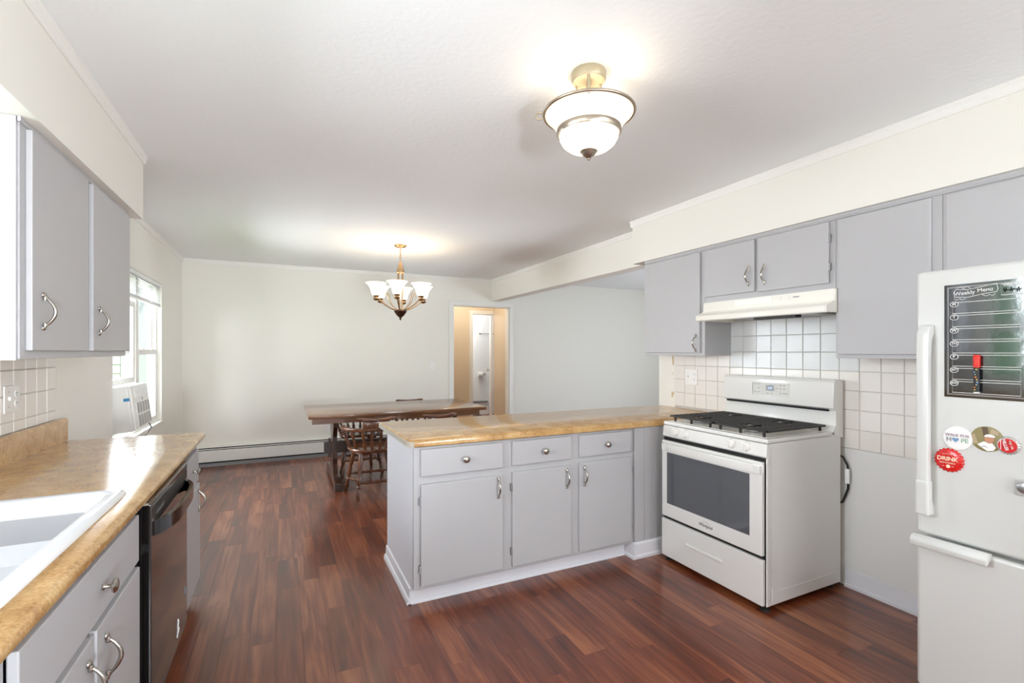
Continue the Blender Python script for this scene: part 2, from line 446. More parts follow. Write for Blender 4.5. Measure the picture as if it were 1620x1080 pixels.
zsR = [.8185 + .1133 * k for k in range(8)]
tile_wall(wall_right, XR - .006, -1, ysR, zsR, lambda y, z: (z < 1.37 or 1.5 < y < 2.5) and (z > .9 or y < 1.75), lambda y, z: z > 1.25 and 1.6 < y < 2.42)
struct('grout_left', B().box(XL, XL + .005, 1.92, 3.266, 1.03, 1.42), 'grout', wall_left)
ysL = [3.266 - .1095 * k for k in range(12, -1, -1)]
tile_wall(wall_left, XL + .005, 1, ysL, [1.034, 1.083, 1.195, 1.308, 1.42], lambda y, z: True)
# old glue patches left of the right-hand tiles
b = B()
for (y, z, h, w) in ((3.075, 1.30, .07, .022), (3.08, 1.335, .03, .016), (3.083, 1.20, .012, .01), (3.085, 1.02, .055, .02), (3.07, 1.03, .025, .016)):
    b.prism([(y + w * .5 * math.cos(t) * random.uniform(.7, 1.1), z + h * .5 * math.sin(t) * random.uniform(.8, 1.1)) for t in [k * PI / 5 for k in range(10)]], 'x', XR - .002, XR)
mat('old_glue', 'cdb894', .8)
struct('glue_residue', b, 'old_glue', wall_right)

# ------------------------------------------------------------------ windows
def window(name, y0, y1, z0, z1, xs, mull):
    """recessed white double-hung units; xs = sash plane"""
    f = B(); d = .05
    fr0, fr1 = xs - .06, xs + .015
    f.box(fr0, fr1, y0, y0 + .03, z0, z1).box(fr0, fr1, y1 - .03, y1, z0, z1).box(fr0, fr1, y0, y1, z1 - .035, z1).box(fr0, fr1 + .01, y0, y1, z0, z0 + .03)
    w = struct(name, f, 'plastic_white')
    units = []
    if mull:
        ym = (y0 + y1) / 2
        obj('mullion', B().box(fr0, fr1 + .012, ym - .04, ym + .04, z0 + .03, z1 - .035, .004), 'plastic_white', w)
        units = [(y0 + .03, ym - .04), (ym + .04, y1 - .03)]
    else: units = [(y0 + .03, y1 - .03)]
    return w, units
def sash(w, u0, u1, z0, z1, x):
    s_ = B(); t = .045
    s_.box(x - .015, x + .015, u0, u0 + t, z0, z1, .003).box(x - .015, x + .015, u1 - t, u1, z0, z1, .003)
    s_.box(x - .015, x + .015, u0 + t, u1 - t, z1 - t, z1).box(x - .015, x + .015, u0 + t, u1 - t, z0, z0 + t)
    o = obj('sash', s_, 'plastic_white', w)
    obj('pane', B().box(x - .003, x + .001, u0 + t - .004, u1 - t + .004, z0 + t - .004, z1 - t + .004), 'pane_glass', o)
    return o
w1, un = window('window_1', DW[0], DW[1], DW[2], DW[3], XL - .055, True)
zm = 1.385
(u0, u1), (v0, v1) = un
sash(w1, u0, u1, zm - .02, DW[3] - .035, XL - .085); sash(w1, u0, u1, 1.135, 1.80, XL - .05)
sash(w1, v0, v1, zm - .02, DW[3] - .035, XL - .085); s2 = sash(w1, v0, v1, DW[2] + .03, zm + .02, XL - .05)
b = B()
for yy in (v0 + .17, v1 - .17): b.box(XL - .05, XL - .03, yy - .02, yy + .02, zm + .02, zm + .036, .003)
obj('sash_lock', b, 'plastic_white', w1)
struct('window_sill', B().box(XL - .12, XL + .012, DW[0], DW[1], DW[2] - .004, DW[2] + .012, .003), 'trim_white', w1)
w2, un2 = window('window_2', SW[0], SW[1], SW[2], SW[3], XL - .055, False)
sash(w2, un2[0][0], un2[0][1], 1.58, SW[3] - .035, XL - .085); sash(w2, un2[0][0], un2[0][1], SW[2] + .03, 1.62, XL - .05)
# raised mini blind
bl = thing('window_blind', 'white slatted mini blind drawn up at the top of the dining window', 'blind', (XL - .015, 4.97, 2.0))
bx0, bx1 = XL - .028, XL - .002
obj('headrail', B().box(bx0, bx1 + .004, 4.24, 5.71, 2.012, 2.046, .003), 'slat_white', bl)
src = None
for k in range(16):
    z = 2.004 - k * .0125 if k < 13 else 1.850 - (k - 13) * .006
    if src is None:
        src = obj('slat', B().prism([(bx0 + .003, .009), ((bx0 + bx1) / 2, .003), (bx1 - .003, -.008), (bx1 - .003, -.0066), ((bx0 + bx1) / 2 + .001, .0042), (bx0 + .003, .0104)], 'y', 4.245, 5.705), 'slat_white', bl, origin=(0, 0, 0))
        src.location = Vector((0, 0, z)) - ORG[bl.name]; src.rotation_euler = (0, R(0), 0)
    else: inst(src, 'slat', bl, (0, 0, z))
obj('bottom_rail', B().box(bx0 + .002, bx1, 4.245, 5.705, 1.818, 1.835, .004), 'slat_white', bl)
for yy in (4.62, 5.30): obj('ladder_cord', B().tube([(bx1 + .003, yy, 2.02), (bx1 + .003, yy, 1.83)], .002, 6), 'slat_white', bl)
obj('lift_cord', B().tube([(bx1 + .006, 4.60, 2.02), (bx1 + .008, 4.60, 1.72), (bx1 + .006, 4.605, 1.62)], .0018, 6).lathe([(.001, 0), (.006, .004), (.004, .03), (.001, .032)], (bx1 + .006, 4.605, 1.59), (0, 0, 1), 8), 'slat_white', bl)

# window air conditioner (tilted: the top leans back)
acx, acy, acz = -.945, 4.245, .815
ac = thing('air_conditioner', 'white window air conditioner with two vent grilles jutting from the dining window', 'air conditioner', (acx, acy, acz))
T = R(-6.5)
wA, hA = .47, .33
case = B().box(-.30, -.012, 0, wA, 0, hA, .008, 2)
parts = [('casing', case, 'plastic_white'),
         ('front_panel', B().box(-.012, .004, .004, wA - .004, .006, hA - .002, .006, 2), 'plastic_white')]
b = B()
b.box(.003, .007, .08, wA - .02, hA - .095, hA - .012, .004); parts.append(('control_panel', b, 'print_white'))
b = B()
for i in range(4):
    for j in range(7): b.box(.0065, .009, .10 + j * .048, .138 + j * .048, hA - .034 - i * .017, hA - .022 - i * .017)
parts.append(('button', b, 'slat_white'))
ac_objs = []
for nm, bb, mm in parts: ac_objs.append(obj(nm, bb, mm, ac, 40, origin=(acx, acy, acz)) if False else (nm, bb, mm))
def acpart(nm, bb, mm, par=None):
    bmesh.ops.rotate(bb.bm, verts=bb.bm.verts, cent=(0, 0, 0), matrix=Matrix.Rotation(T, 3, 'Y'))
    bmesh.ops.translate(bb.bm, verts=bb.bm.verts, vec=(acx, acy, acz))
    return obj(nm, bb, mm, par or ac)
for nm, bb, mm in ac_objs: acpart(nm, bb, mm)
b = B().box(.0035, .0055, .09, .185, .035, .12).box(.0035, .0055, .09, .185, .005, .006)
for (z0, z1) in ((.022, .104), (.118, .196)):
    gr = acpart('grille', B().box(.003, .0052, .085, wA - .025, z0, z1), 'gap_dark')
    bb = B(); n_ = 9
    for k in range(n_ + 1):
        zc = z0 + (z1 - z0) * k / n_
        bb.box(.003, .0085, .082, wA - .022, zc - .0019, zc + .0019)
    for k in range(6):
        yc = .085 + (wA - .11) * k / 5
        bb.box(.003, .0082, yc - .004, yc + .004, z0, z1)
    acpart('grille_bars', bb, 'plastic_white', gr)
acpart('badge', B().box(.004, .006, .26, .275, .208, .228), 'print_grey')
acpart('sticker', B().box(-.045, -.010, -.0012, 0, .222, .244), 'sticker_blue')
st = acpart('warning_label', B().box(-.16, -.118, -.0012, 0, .262, .268), 'sticker_red')
bb = B()
for k in range(14): bb.box(-.155 + .0006 * k, -.122 - random.random() * .012, -.0012, 0, .25 - k * .011, .2535 - k * .011)
acpart('label_lines', bb, 'print_grey', st)
tag(obj('power_cord', B().tube([(-.93, 4.55, .835), (-.92, 4.57, .80), (-.96, 4.60, .74), (-1.04, 4.62, .715), (-1.055, 4.64, .66)], .005, 8), 'print_grey'), 'short grey power cord hanging under the air conditioner', 'cord')

# ------------------------------------------------------------------ cabinet hardware
def pull_bm(L=.128):
    """bow pull, local: runs along z, sticks out along -y, base at y=0"""
    b_ = B(); pts, rad = [], []
    for k in range(15):
        t = k / 14; z = -L / 2 + .014 + (L - .028) * t
        pts.append((0, -.004 - .030 * math.sin(PI * t) ** .8, z)); rad.append(.0042 + .0016 * math.sin(PI * t))
    b_.tube(pts, rad, 8)
    for s_ in (-1, 1):
        b_.lathe([(.003, 0), (.0095, .002), (.008, .006), (.004, .009)], (0, 0, s_ * (L / 2 - .008)), (0, -1, 0), 10)
        b_.tube([(0, -.004, s_ * (L / 2 - .006)), (0, -.0075, s_ * (L / 2 - .016)), (0, -.006, s_ * (L / 2 - .026))], [.004, .0065, .005], 8)
    return b_
def knob_bm():
    return B().lathe([(.008, 0), (.0085, .003), (.005, .007), (.005, .017), (.010, .020), (.0185, .024), (.0195, .028), (.015, .0325), (.006, .035), (.001, .0355)], (0, 0, 0), (0, -1, 0), 18)
def mesh_of(b_, m, name):
    bmesh.ops.recalc_face_normals(b_.bm, faces=b_.bm.faces)
    me_ = bpy.data.meshes.new(name); b_.bm.to_mesh(me_); b_.bm.free(); me_.materials.append(M[m])
    for p in me_.polygons: p.use_smooth = True
    me_.set_sharp_from_angle(angle=R(50)); return me_
PULL = mesh_of(pull_bm(), 'nickel', 'handle'); KNOB = mesh_of(knob_bm(), 'nickel', 'knob')
def hw(me_, name, parent, loc, rz):
    o = bpy.data.objects.new(name, me_); COL.objects.link(o); o.parent = parent
    o.location = Vector(loc) - ORG[parent.name]; o.rotation_euler = (0, 0, rz); return o
ROT = {'-y': 0.0, '-x': -PI / 2, '+x': PI / 2}
def front(root, name, facing, plane, u0, u1, z0, z1, th=.018, m='cab_grey', hinge=None):
    """slab door / drawer front; plane = outer face coordinate"""
    if facing == '-y': b_ = B().box(u0, u1, plane, plane + th, z0, z1, .003, 2)
    elif facing == '-x': b_ = B().box(plane, plane + th, u0, u1, z0, z1, .003, 2)
    else: b_ = B().box(plane - th, plane, u0, u1, z0, z1, .003, 2)
    d = obj(name, b_, m, root)
    if hinge is not None:
        for zz in (z0 + .09, z1 - .09):
            hh = B(); u = u0 - .004 if hinge == 'lo' else u1 + .004
            if facing == '-y': hh.box(u - .004, u + .004, plane + .002, plane + th, zz - .022, zz + .022, .001)
            elif facing == '-x': hh.box(plane + .002, plane + th, u - .004, u + .004, zz - .022, zz + .022, .001)
            else: hh.box(plane - th, plane - .002, u - .004, u + .004, zz - .022, zz + .022, .001)
            obj('hinge', hh, 'steel', d)
    return d
def at(facing, plane, u, z): return (u, plane, z) if facing == '-y' else (plane, u, z)
def pull(d, facing, plane, u, z): return hw(PULL, 'handle', d, at(facing, plane, u, z), ROT[facing])
def knob(d, facing, plane, u, z): return hw(KNOB, 'knob', d, at(facing, plane, u, z), ROT[facing])

# ------------------------------------------------------------------ left run
GB = 'base cabinets under the left counter'
XFa = -.445; XD = -.425
sc_ = thing('base_cabinet', 'grey sink base cabinet with wide false front and two doors beside the dishwasher', 'cabinet', (-.75, 1.55, 0), GB)
obj('body', B().box(-1.06, XFa, 1.11, 1.150, .10, .874).box(-1.06, XFa, 1.965, 1.985, .10, .874).box(-1.05, XFa, 1.15, 1.965, .10, .13).box(-.465, XFa, 1.15, 1.965, .845, .874).box(-.465, XFa, 1.15, 1.965, .67, .705).box(-.465, XFa, 1.52, 1.56, .13, .67).box(-.52, -.50, 1.11, 1.985, 0, .10), 'cab_grey', sc_)
d = front(sc_, 'drawer_front', '+x', XD, 1.153, 1.948, .700, .852); knob(d, '+x', XD, 1.59, .772)
d = front(sc_, 'door', '+x', XD, 1.552, 1.958, .115, .678); pull(d, '+x', XD, 1.615, .575)
d = front(sc_, 'door', '+x', XD, 1.150, 1.530, .115, .678); pull(d, '+x', XD, 1.485, .575)
nc = thing('base_cabinet', 'grey base cabinet at the near end of the left counter', 'cabinet', (-.75, .6, 0), GB)
obj('body', B().box(-1.06, XFa, .10, 1.105, .10, .874).box(-.52, -.50, .10, 1.105, 0, .10), 'cab_grey', nc)
d = front(nc, 'drawer_front', '+x', XD, .62, 1.075, .700, .852); knob(d, '+x', XD, .85, .772)
d = front(nc, 'door', '+x', XD, .62, 1.075, .115, .678); pull(d, '+x', XD, .68, .575)
d = front(nc, 'drawer_front', '+x', XD, .14, .59, .700, .852); knob(d, '+x', XD, .36, .772)
d = front(nc, 'door', '+x', XD, .14, .59, .115, .678); pull(d, '+x', XD, .53, .575)
ec = thing('base_cabinet', 'narrow grey end cabinet past the dishwasher at the far end of the left counter', 'cabinet', (-.75, 3.0, 0), GB)
obj('body', B().box(-1.06, XFa, 2.735, 3.275, .10, .874, .002).box(-.52, -.50, 2.735, 3.275, 0, .10), 'cab_grey', ec)
d = front(ec, 'drawer_front', '+x', XD, 2.775, 3.19, .665, .838); knob(d, '+x', XD, 3.00, .752)
d = front(ec, 'door', '+x', XD, 2.775, 3.235, .10, .64); pull(d, '+x', XD, 3.17, .555)

# dishwasher
dw = thing('dishwasher', 'black dishwasher with curved bar handle built in under the left counter', 'dishwasher', (-.7, 2.37, 0))
obj('tub', B().box(-1.03, -.445, 1.995, 2.725, .03, .868), 'black_matte', dw)
obj('door_panel', B().box(-.46, -.408, 2.022, 2.715, .105, .862, .006, 2), 'black_gloss', dw)
obj('toe_panel', B().box(-.50, -.48, 2.0, 2.72, .0, .10), 'black_matte', dw)
obj('top_strip', B().box(-.46, -.412, 2.01, 2.72, .862, .8695), 'brushed_nickel', dw)
hb = B(); pts = []
n_ = 18; outer, inner = [], []
for k in range(n_ + 1):
    t = k / n_; y = 2.055 + .62 * t; e = .052 * (1 - (2 * t - 1) ** 4)
    outer.append((-.404 + e, y)); inner.append((-.404 + e - .016, y))
poly = outer + inner[::-1]
hb.prism(poly, 'z', .742, .792)
obj('handle', hb, 'black_gloss', dw, 30)
obj('handle_recess', B().box(-.4095, -.4072, 2.06, 2.67, .775, .838, .001), 'iron', dw)
obj('vent_mark', B().box(-.4075, -.4066, 2.10, 2.22, .806, .809).box(-.4075, -.4066, 2.10, 2.22, .814, .817), 'print_grey', dw)
obj('badge', B().tube([(-.4072, 2.66 + .018 * math.cos(a), .275 + .022 * math.sin(a)) for a in [k * PI / 8 for k in range(16)]], .0012, 6, True).box(-.4078, -.407, 2.655, 2.665, .26, .29), 'print_grey', dw)
obj('logo', B().tube([(-.4072, 2.475, .155), (-.4072, 2.49, .175), (-.4072, 2.505, .215), (-.4072, 2.498, .225), (-.4072, 2.488, .19), (-.4072, 2.50, .165), (-.4072, 2.515, .18)], .0022, 6), 'print_white', dw)

# left counter top with sink cutout and backsplash
ct = thing('countertop', 'tan mottled laminate countertop with backsplash along the left wall', 'countertop', (-.75, 2.0, .914))
X0c, X1c, Y0c, Y1c = -1.058, -.408, .05, 3.315
SK = (-1.00, -.500, 1.19, 2.00)     # cutout
b = B()
def nose(xa, xb, y0, y1):     # slab piece with rounded nose at +x
    pf_ = [(xa, .876), (xb - .012, .874)] + [(xb - .020 + .020 * math.cos(t), .894 + .020 * math.sin(t)) for t in [R(-70), R(-35), 0, R(30), R(60), R(90)]] + [(xa, .914)]
    b.prism(pf_, 'y', y0, y1)
nose(SK[1], X1c, Y0c, Y1c)
b.box(X0c, SK[0], Y0c, Y1c, .876, .914).box(SK[0], SK[1], Y0c, SK[2], .876, .914).box(SK[0], SK[1], SK[3], Y1c, .876, .914)
obj('worktop', b, 'laminate', ct, 35)
pf_ = [(-1.058, .914), (-1.038, .914), (-1.038, 1.018), (-1.043, 1.030), (-1.049, 1.034), (-1.058, 1.034)]
obj('backsplash', B().prism(pf_, 'y', Y0c, 3.345, .0), 'laminate', ct, 40)
obj('end_cap', B().box(-1.058, -.425, 3.315, 3.318, .877, .9125), 'edge_band', ct)

# sink
sk = thing('sink', 'white drop-in kitchen sink set in the left countertop', 'sink', (-.75, 1.6, .914))
ox0, ox1, oy0, oy1 = -1.035, -.468, 1.165, 2.03
def rrect(x0, x1, y0, y1, r, n=5):
    out = []
    for (cx, cy, a) in ((x1 - r, y1 - r, 0), (x0 + r, y1 - r, 90), (x0 + r, y0 + r, 180), (x1 - r, y0 + r, 270)):
        for k in range(n + 1):
            t = R(a + 90 * k / n); out.append((cx + r * math.cos(t), cy + r * math.sin(t)))
    return out
loops = [(rrect(ox0, ox1, oy0, oy1, .045), .9145), (rrect(ox0 + .004, ox1 - .004, oy0 + .004, oy1 - .004, .045), .925), (rrect(ox0 + .014, ox1 - .014, oy0 + .014, oy1 - .014, .04), .9285),
         (rrect(ox0 + .10, ox1 - .042, oy0 + .045, oy1 - .045, .05), .9265), (rrect(ox0 + .108, ox1 - .05, oy0 + .053, oy1 - .053, .05), .918),
         (rrect(ox0 + .118, ox1 - .062, oy0 + .065, oy1 - .065, .06), .80), (rrect(ox0 + .14, ox1 - .085, oy0 + .09, oy1 - .09, .06), .745), (rrect(ox0 + .22, ox1 - .18, oy0 + .22, oy1 - .22, .06), .735)]
bm = bmesh.new(); rings = []
for poly, z in loops: rings.append([bm.verts.new((x, y, z)) for x, y in poly])
for a, c in zip(rings, rings[1:]):
    n_ = len(a)
    for k in range(n_): bm.faces.new((a[k], a[(k + 1) % n_], c[(k + 1) % n_], c[k]))
bm.faces.new(rings[-1])
b = B(); b.bm.free(); b.bm = bm
obj('basin', b, 'porcelain', sk, 50)
obj('drain', B().lathe([(.04, 0), (.042, .003), (.034, .004), (.030, .001), (.012, .001), (.012, .006), (.001, .007)], (-.73, 1.6, .736), (0, 0, 1), 18), 'steel', sk, 40)

# left wall cabinet
lc = thing('wall_cabinet', 'grey two-door wall cabinet with bright white end panel, high on the left wall', 'cabinet', (-.9, 2.6, 1.37))
obj('body', B().box(-1.066, -.753, 2.046, 3.185, 1.365, 2.133, .002), 'cab_grey', lc)
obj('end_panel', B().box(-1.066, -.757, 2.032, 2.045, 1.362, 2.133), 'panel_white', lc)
obj('top_trim', B().prism([(-.753, 2.118), (-.747, 2.118), (-.745, 2.122), (-.745, 2.134), (-.753, 2.134)], 'y', 2.032, 3.185), 'cab_grey', lc)
LX = -.735
d = front(lc, 'door', '+x', LX, 2.082, 2.586, 1.392, 2.113); pull(d, '+x', LX, 2.155, 1.525)
d = front(lc, 'door', '+x', LX, 2.640, 3.190, 1.392, 2.113); pull(d, '+x', LX, 2.710, 1.525)

# ------------------------------------------------------------------ outlets and switches
def outlet(name, label, cat, face, x, y0, y1, z0, z1, kinds):
    t = thing(name, label, cat, (x, (y0 + y1) / 2, (z0 + z1) / 2))
    s_ = face; e = .006
    obj('cover_plate', B().box(min(x, x + s_ * e), max(x, x + s_ * e), y0, y1, z0, z1, .002), 'plastic_white', t)
    n_ = len(kinds)
    for i, k in enumerate(kinds):
        yc = y0 + (y1 - y0) * (i + .5) / n_; zc = (z0 + z1) / 2; xx = x + s_ * e
        if k == 's':
            obj('switch', B().box(min(xx, xx + s_ * .009), max(xx, xx + s_ * .009), yc - .005, yc + .005, zc - .004, zc + .012, .001), 'plastic_clear_white', t)
            for dz in (-.032, .032): obj('screw', B().lathe([(.003, 0), (.002, .001)], (xx, yc, zc + dz), (s_, 0, 0), 8), 'print_grey', t)
        else:
            for dz in (-.021, .021):
                so = obj('socket', B().lathe([(.0165, 0), (.0165, .002), (.015, .0026)], (xx, yc, zc + dz), (s_, 0, 0), 18), 'plastic_clear_white', t)
                bb = B(); x2 = xx + s_ * .0027
                for dy in (-.006, .006): bb.box(min(x2, x2 + s_ * .0005), max(x2, x2 + s_ * .0005), yc + dy - .0012, yc + dy + .0012, zc + dz - .001, zc + dz + .007)
                bb.lathe([(.002, 0), (.002, .0005)], (x2, yc, zc + dz - .007), (s_, 0, 0), 8)
                obj('socket_slot', bb, 'gap_dark', so)
    return t
outlet('wall_outlet', 'white switch and outlet plate on the left tiles above the backsplash', 'outlet', 1, XL + .011, 2.735, 2.865, 1.125, 1.242, 'so')
outlet('wall_outlet', 'white switch and outlet plate on the tiles left of the stove', 'outlet', -1, XR - .012, 2.795, 2.925, 1.118, 1.243, 'os')
def plate_back(name, label, cat, xc, zc, sw):
    t = thing(name, label, cat, (xc, YB, zc))
    obj('cover_plate', B().box(xc - .036, xc + .036, YB - .006, YB, zc - .058, zc + .058, .002), 'plastic_white', t)
    if sw: obj('switch', B().box(xc - .005, xc + .005, YB - .015, YB - .006, zc - .002, zc + .014, .001), 'plastic_clear_white', t)
    else:
        for dz in (-.021, .021): obj('socket', B().lathe([(.0165, 0), (.0165, .002), (.015, .0026)], (xc, YB - .006, zc + dz), (0, -1, 0), 16), 'plastic_clear_white', t)
plate_back('light_switch', 'white light switch plate on the back wall beside the hall doorway', 'switch', 1.985, 1.172, True)
plate_back('wall_outlet', 'white outlet low on the back wall above the heater by the table leg', 'outlet', .552, .345, False)

# ------------------------------------------------------------------ baseboard heater
hr = thing('baseboard_heater', 'long low white baseboard heater along the back wall', 'heater', (.55, YB, 0))
pfh = [(YB - .001, .03), (YB - .055, .03), (YB - .07, .062), (YB - .07, .192), (YB - .062, .198), (YB - .001, .198)]
hx0, hx1 = XL + .01, 2.20
obj('front_cover', B().prism([(YB - .058, .056), (YB - .07, .060), (YB - .07, .188), (YB - .064, .194), (YB - .058, .19)], 'x', hx0, hx1), 'trim_white', hr)
obj('top_cover', B().prism([(YB, .247), (YB - .060, .240), (YB - .068, .230), (YB - .066, .227), (YB - .058, .234), (YB, .241)], 'x', hx0, hx1), 'trim_white', hr)
obj('back_plate', B().box(hx0, hx1, YB - .006, YB, .0, .24), 'trim_white', hr)
obj('damper', B().prism([(YB - .067, .204), (YB - .064, .211), (YB - .058, .214), (YB - .058, .204)], 'x', hx0, hx1), 'trim_white', hr)
obj('dark_fill', B().box(hx0 + .004, hx1 - .004, YB - .054, YB - .007, .012, .228), 'gap_dark', hr)  # dark box behind the slots, inner shade put in as colour
obj('bottom_lip', B().box(hx0, hx1, YB - .064, YB - .056, .0, .040), 'print_grey', hr)
obj('end_cap', B().box(hx1, hx1 + .012, YB - .072, YB, .0, .244, .004), 'trim_white', hr)

# ------------------------------------------------------------------ doorway, hall and bathroom
b = B(); cw = .068
for xa in (DR[0] - cw, DR[1]): b.box(xa, xa + cw, YB - .016, YB, 0, DR[2], .003)
b.box(DR[0] - cw, DR[1] + cw, YB - .016, YB, DR[2], DR[2] + cw, .004)
struct('door_1', b, 'trim_white')
b = B().box(DR[0], DR[0] + .012, YB, YB + .12, 0, DR[2]).box(DR[1] - .012, DR[1], YB, YB + .12, 0, DR[2]).box(DR[0], DR[1], YB, YB + .12, DR[2] - .012, DR[2])
struct('trim_7', b, 'trim_white')
HX0, HX1, HY = 2.0, 3.498, 8.02
D2 = (3.085, 3.87, 2.06)
b = B().box(HX0, D2[0], HY, HY + .11, 0, CZ).box(D2[0], HX1 + .6, HY, HY + .11, D2[2], CZ)
struct('wall_hall_back', b, 'tan_paint')
struct('wall_hall_right', B().box(HX1, HX1 + .09, YB + .12, HY - .001, 0, CZ), 'tan_paint')
struct('wall_hall_left', B().box(HX0 - .1, HX0, YB + .12, HY + .11, 0, CZ), 'tan_paint')
b = B().box(D2[0] - .065, D2[0], HY - .016, HY, 0, D2[2], .003).box(D2[0] - .065, HX1 - .002, HY - .016, HY, D2[2], D2[2] + .065, .004)
struct('door_2', b, 'trim_white')
struct('wall_bath_back', B().box(2.4, 5.6, 9.75, 9.85, 0, CZ), 'bath_white')
struct('wall_bath_left', B().box(2.3, 2.4, HY + .11, 9.85, 0, CZ), 'bath_white')
struct('wall_bath_right', B().box(5.5, 5.6, HY, 9.85, 0, CZ), 'bath_white')
bd = thing('interior_door', 'white bathroom door standing open beyond the hall doorway', 'door', (3.50, 8.07, 0))
A_ = R(-21)
def rotd(b_, loc=(3.50, 8.07, 0), ang=A_):
    bmesh.ops.rotate(b_.bm, verts=b_.bm.verts, cent=(0, 0, 0), matrix=Matrix.Rotation(ang, 3, 'Z')); bmesh.ops.translate(b_.bm, verts=b_.bm.verts, vec=loc); return b_
obj('door_slab', rotd(B().box(-.035, 0, 0, .74, .012, 2.04, .002)), 'plastic_white', bd)
obj('knob', rotd(B().lathe([(.024, 0), (.024, .004), (.010, .008), (.010, .03), (.024, .036), (.028, .05), (.02, .062), (.001, .066)], (-.035, .50, 1.03), (-1, 0, 0), 14)), 'nickel', bd, 40)
YW = 9.75
tb = thing('towel_bar', 'metal towel bar on the white bathroom wall seen through the doorway', 'towel bar', (3.93, YW, 1.77))
obj('bar', B().tube([(3.90, YW - .06, 1.775), (4.35, YW - .06, 1.775)], .008, 8), 'nickel', tb)
for xb_ in (3.92, 4.33): obj('bracket', B().lathe([(.02, 0), (.02, .008), (.009, .012), (.009, .06)], (xb_, YW, 1.775), (0, -1, 0), 10), 'nickel', tb)
tp = thing('paper_holder', 'toilet paper roll on a metal holder on the bathroom wall', 'paper holder', (3.9, YW, .9))
obj('paper_roll', B().lathe([(.02, 0), (.055, 0), (.055, .10), (.02, .10)], (3.845, YW - .07, .885), (1, 0, 0), 18), 'print_white', tp, 40)
obj('arm', B().tube([(3.84, YW - .07, .885), (4.03, YW - .07, .885), (4.03, YW, .885)], .009, 8), 'steel', tp)
obj('rosette', B().lathe([(.026, 0), (.024, .01)], (4.03, YW, .885), (0, -1, 0), 12), 'steel', tp)
tag(obj('floor_vent', B().box(3.66, 4.10, YW - .03, YW, .27, .30, .002), 'print_grey'), 'thin grey rail low on the bathroom wall through the doorway', 'rail')

# ------------------------------------------------------------------ peninsula
PF = 2.54; PD = 2.522
pc = thing('peninsula_cabinet', 'grey peninsula base cabinet with three drawers above three doors', 'cabinet', (1.4, 2.9, 0))
obj('body', B().box(.655, 2.135, PF + .02, 3.20, .098, .874).box(.637, 2.135, PF, PF + .02, .098, .874, .002), 'cab_grey', pc)
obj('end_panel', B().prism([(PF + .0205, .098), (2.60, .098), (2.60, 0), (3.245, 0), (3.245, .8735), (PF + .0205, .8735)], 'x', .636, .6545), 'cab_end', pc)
obj('back_panel', B().box(.655, 2.135, 3.20, 3.235, 0, .874), 'cab_grey', pc)
obj('toe_kick', B().box(.655, 2.12, 2.605, 2.63, 0, .10), 'cab_white', pc)
obj('shoe_moulding', B().prism([(2.605, 0), (2.590, 0), (2.590, .006), (2.596, .014), (2.605, .018)], 'x', .62, 2.12), 'cab_white', pc)
obj('side_moulding', B().prism([(.636, 0), (.614, 0), (.614, .014), (.620, .03), (.626, .034), (.628, .085), (.636, .09)], 'y', 2.59, 3.25), 'cab_white', pc)
pull_u = ((1.128, .60), (1.596, .60), (1.728, .60))
for i, (u0, u1) in enumerate(((.673, 1.160), (1.222, 1.631), (1.692, 2.110))):
    dz = .004 * i
    d = front(pc, 'drawer', '-y', PD, u0, u1, .712 + dz, .858); knob(d, '-y', PD, (u0 + u1) / 2 + (.01 if i < 2 else .0), .787)
    d = front(pc, 'door', '-y', PD, u0, u1, .120, .669 + dz * 2, hinge=('lo', 'lo', 'hi')[i]); pull(d, '-y', PD, pull_u[i][0], pull_u[i][1])
fp = thing('filler_panel', 'grooved grey filler panel between the peninsula doors and the stove', 'panel', (2.55, 2.52, 0))
b = B(); x = 2.136; ws = [.085, .06, .02, .055, .055, .02, .06, .09, .09, .09, .09, .07]
for k, w_ in enumerate(ws):
    if x + w_ > 3.0: w_ = 3.0 - x
    b.box(x + .001, x + w_ - .001, 2.525, 2.54, .105, .874, .001, 1); x += w_
obj('board', b, 'cab_grey', fp)
obj('back_panel', B().box(2.137, 3.0, 3.20, 3.235, 0, .874), 'cab_grey', fp)
obj('backing', B().box(2.136, 3.0, 2.532, 2.545, .105, .874), 'cab_grey', fp)
obj('base_trim', B().prism([(2.53, 0), (2.500, 0), (2.500, .016), (2.508, .026), (2.512, .095), (2.518, .105), (2.53, .105)], 'x', 2.115, 3.0), 'cab_white', fp)
obj('base_return', B().prism([(2.128, 0), (2.105, 0), (2.105, .014), (2.113, .026), (2.116, .10), (2.128, .105)], 'y', 2.502, 2.60), 'cab_white', fp)
pt = thing('countertop', 'tan mottled laminate countertop on the peninsula', 'countertop', (1.8, 2.9, .914))
r_ = .018
poly = [(.632, 2.508), (3.018, 2.508), (3.018, 3.235), (2.0, 3.262), (.588, 3.285), (.604, 2.56), (.612, 2.53)]
b = B(); vsl = []
def ring(off, z):
    out = []
    cx = 1.8
    for (x, y) in poly:
        yy = y + off if y < 2.6 else y - off * (0 if x > 3 else 1)
        xx = x + off if x < .7 else x
        out.append(b.bm.verts.new((xx, yy, z)))
    return out
rs = [ring(.006, .875), ring(0, .880), ring(0, .900), ring(.004, .909), ring(.012, .914)]
for a, c in zip(rs, rs[1:]):
    n_ = len(a)
    for k in range(n_): b.bm.faces.new((a[k], a[(k + 1) % n_], c[(k + 1) % n_], c[k]))
b.bm.faces.new(rs[-1]); b.bm.faces.new(rs[0][::-1])
obj('worktop', b, 'laminate', pt, 35)
obj('end_band', B().prism([(.6315, 2.506), (.611, 2.529), (.603, 2.56), (.587, 3.284), (.589, 3.284), (.605, 2.561), (.613, 2.531), (.633, 2.509)], 'z', .8765, .905), 'edge_band', pt)

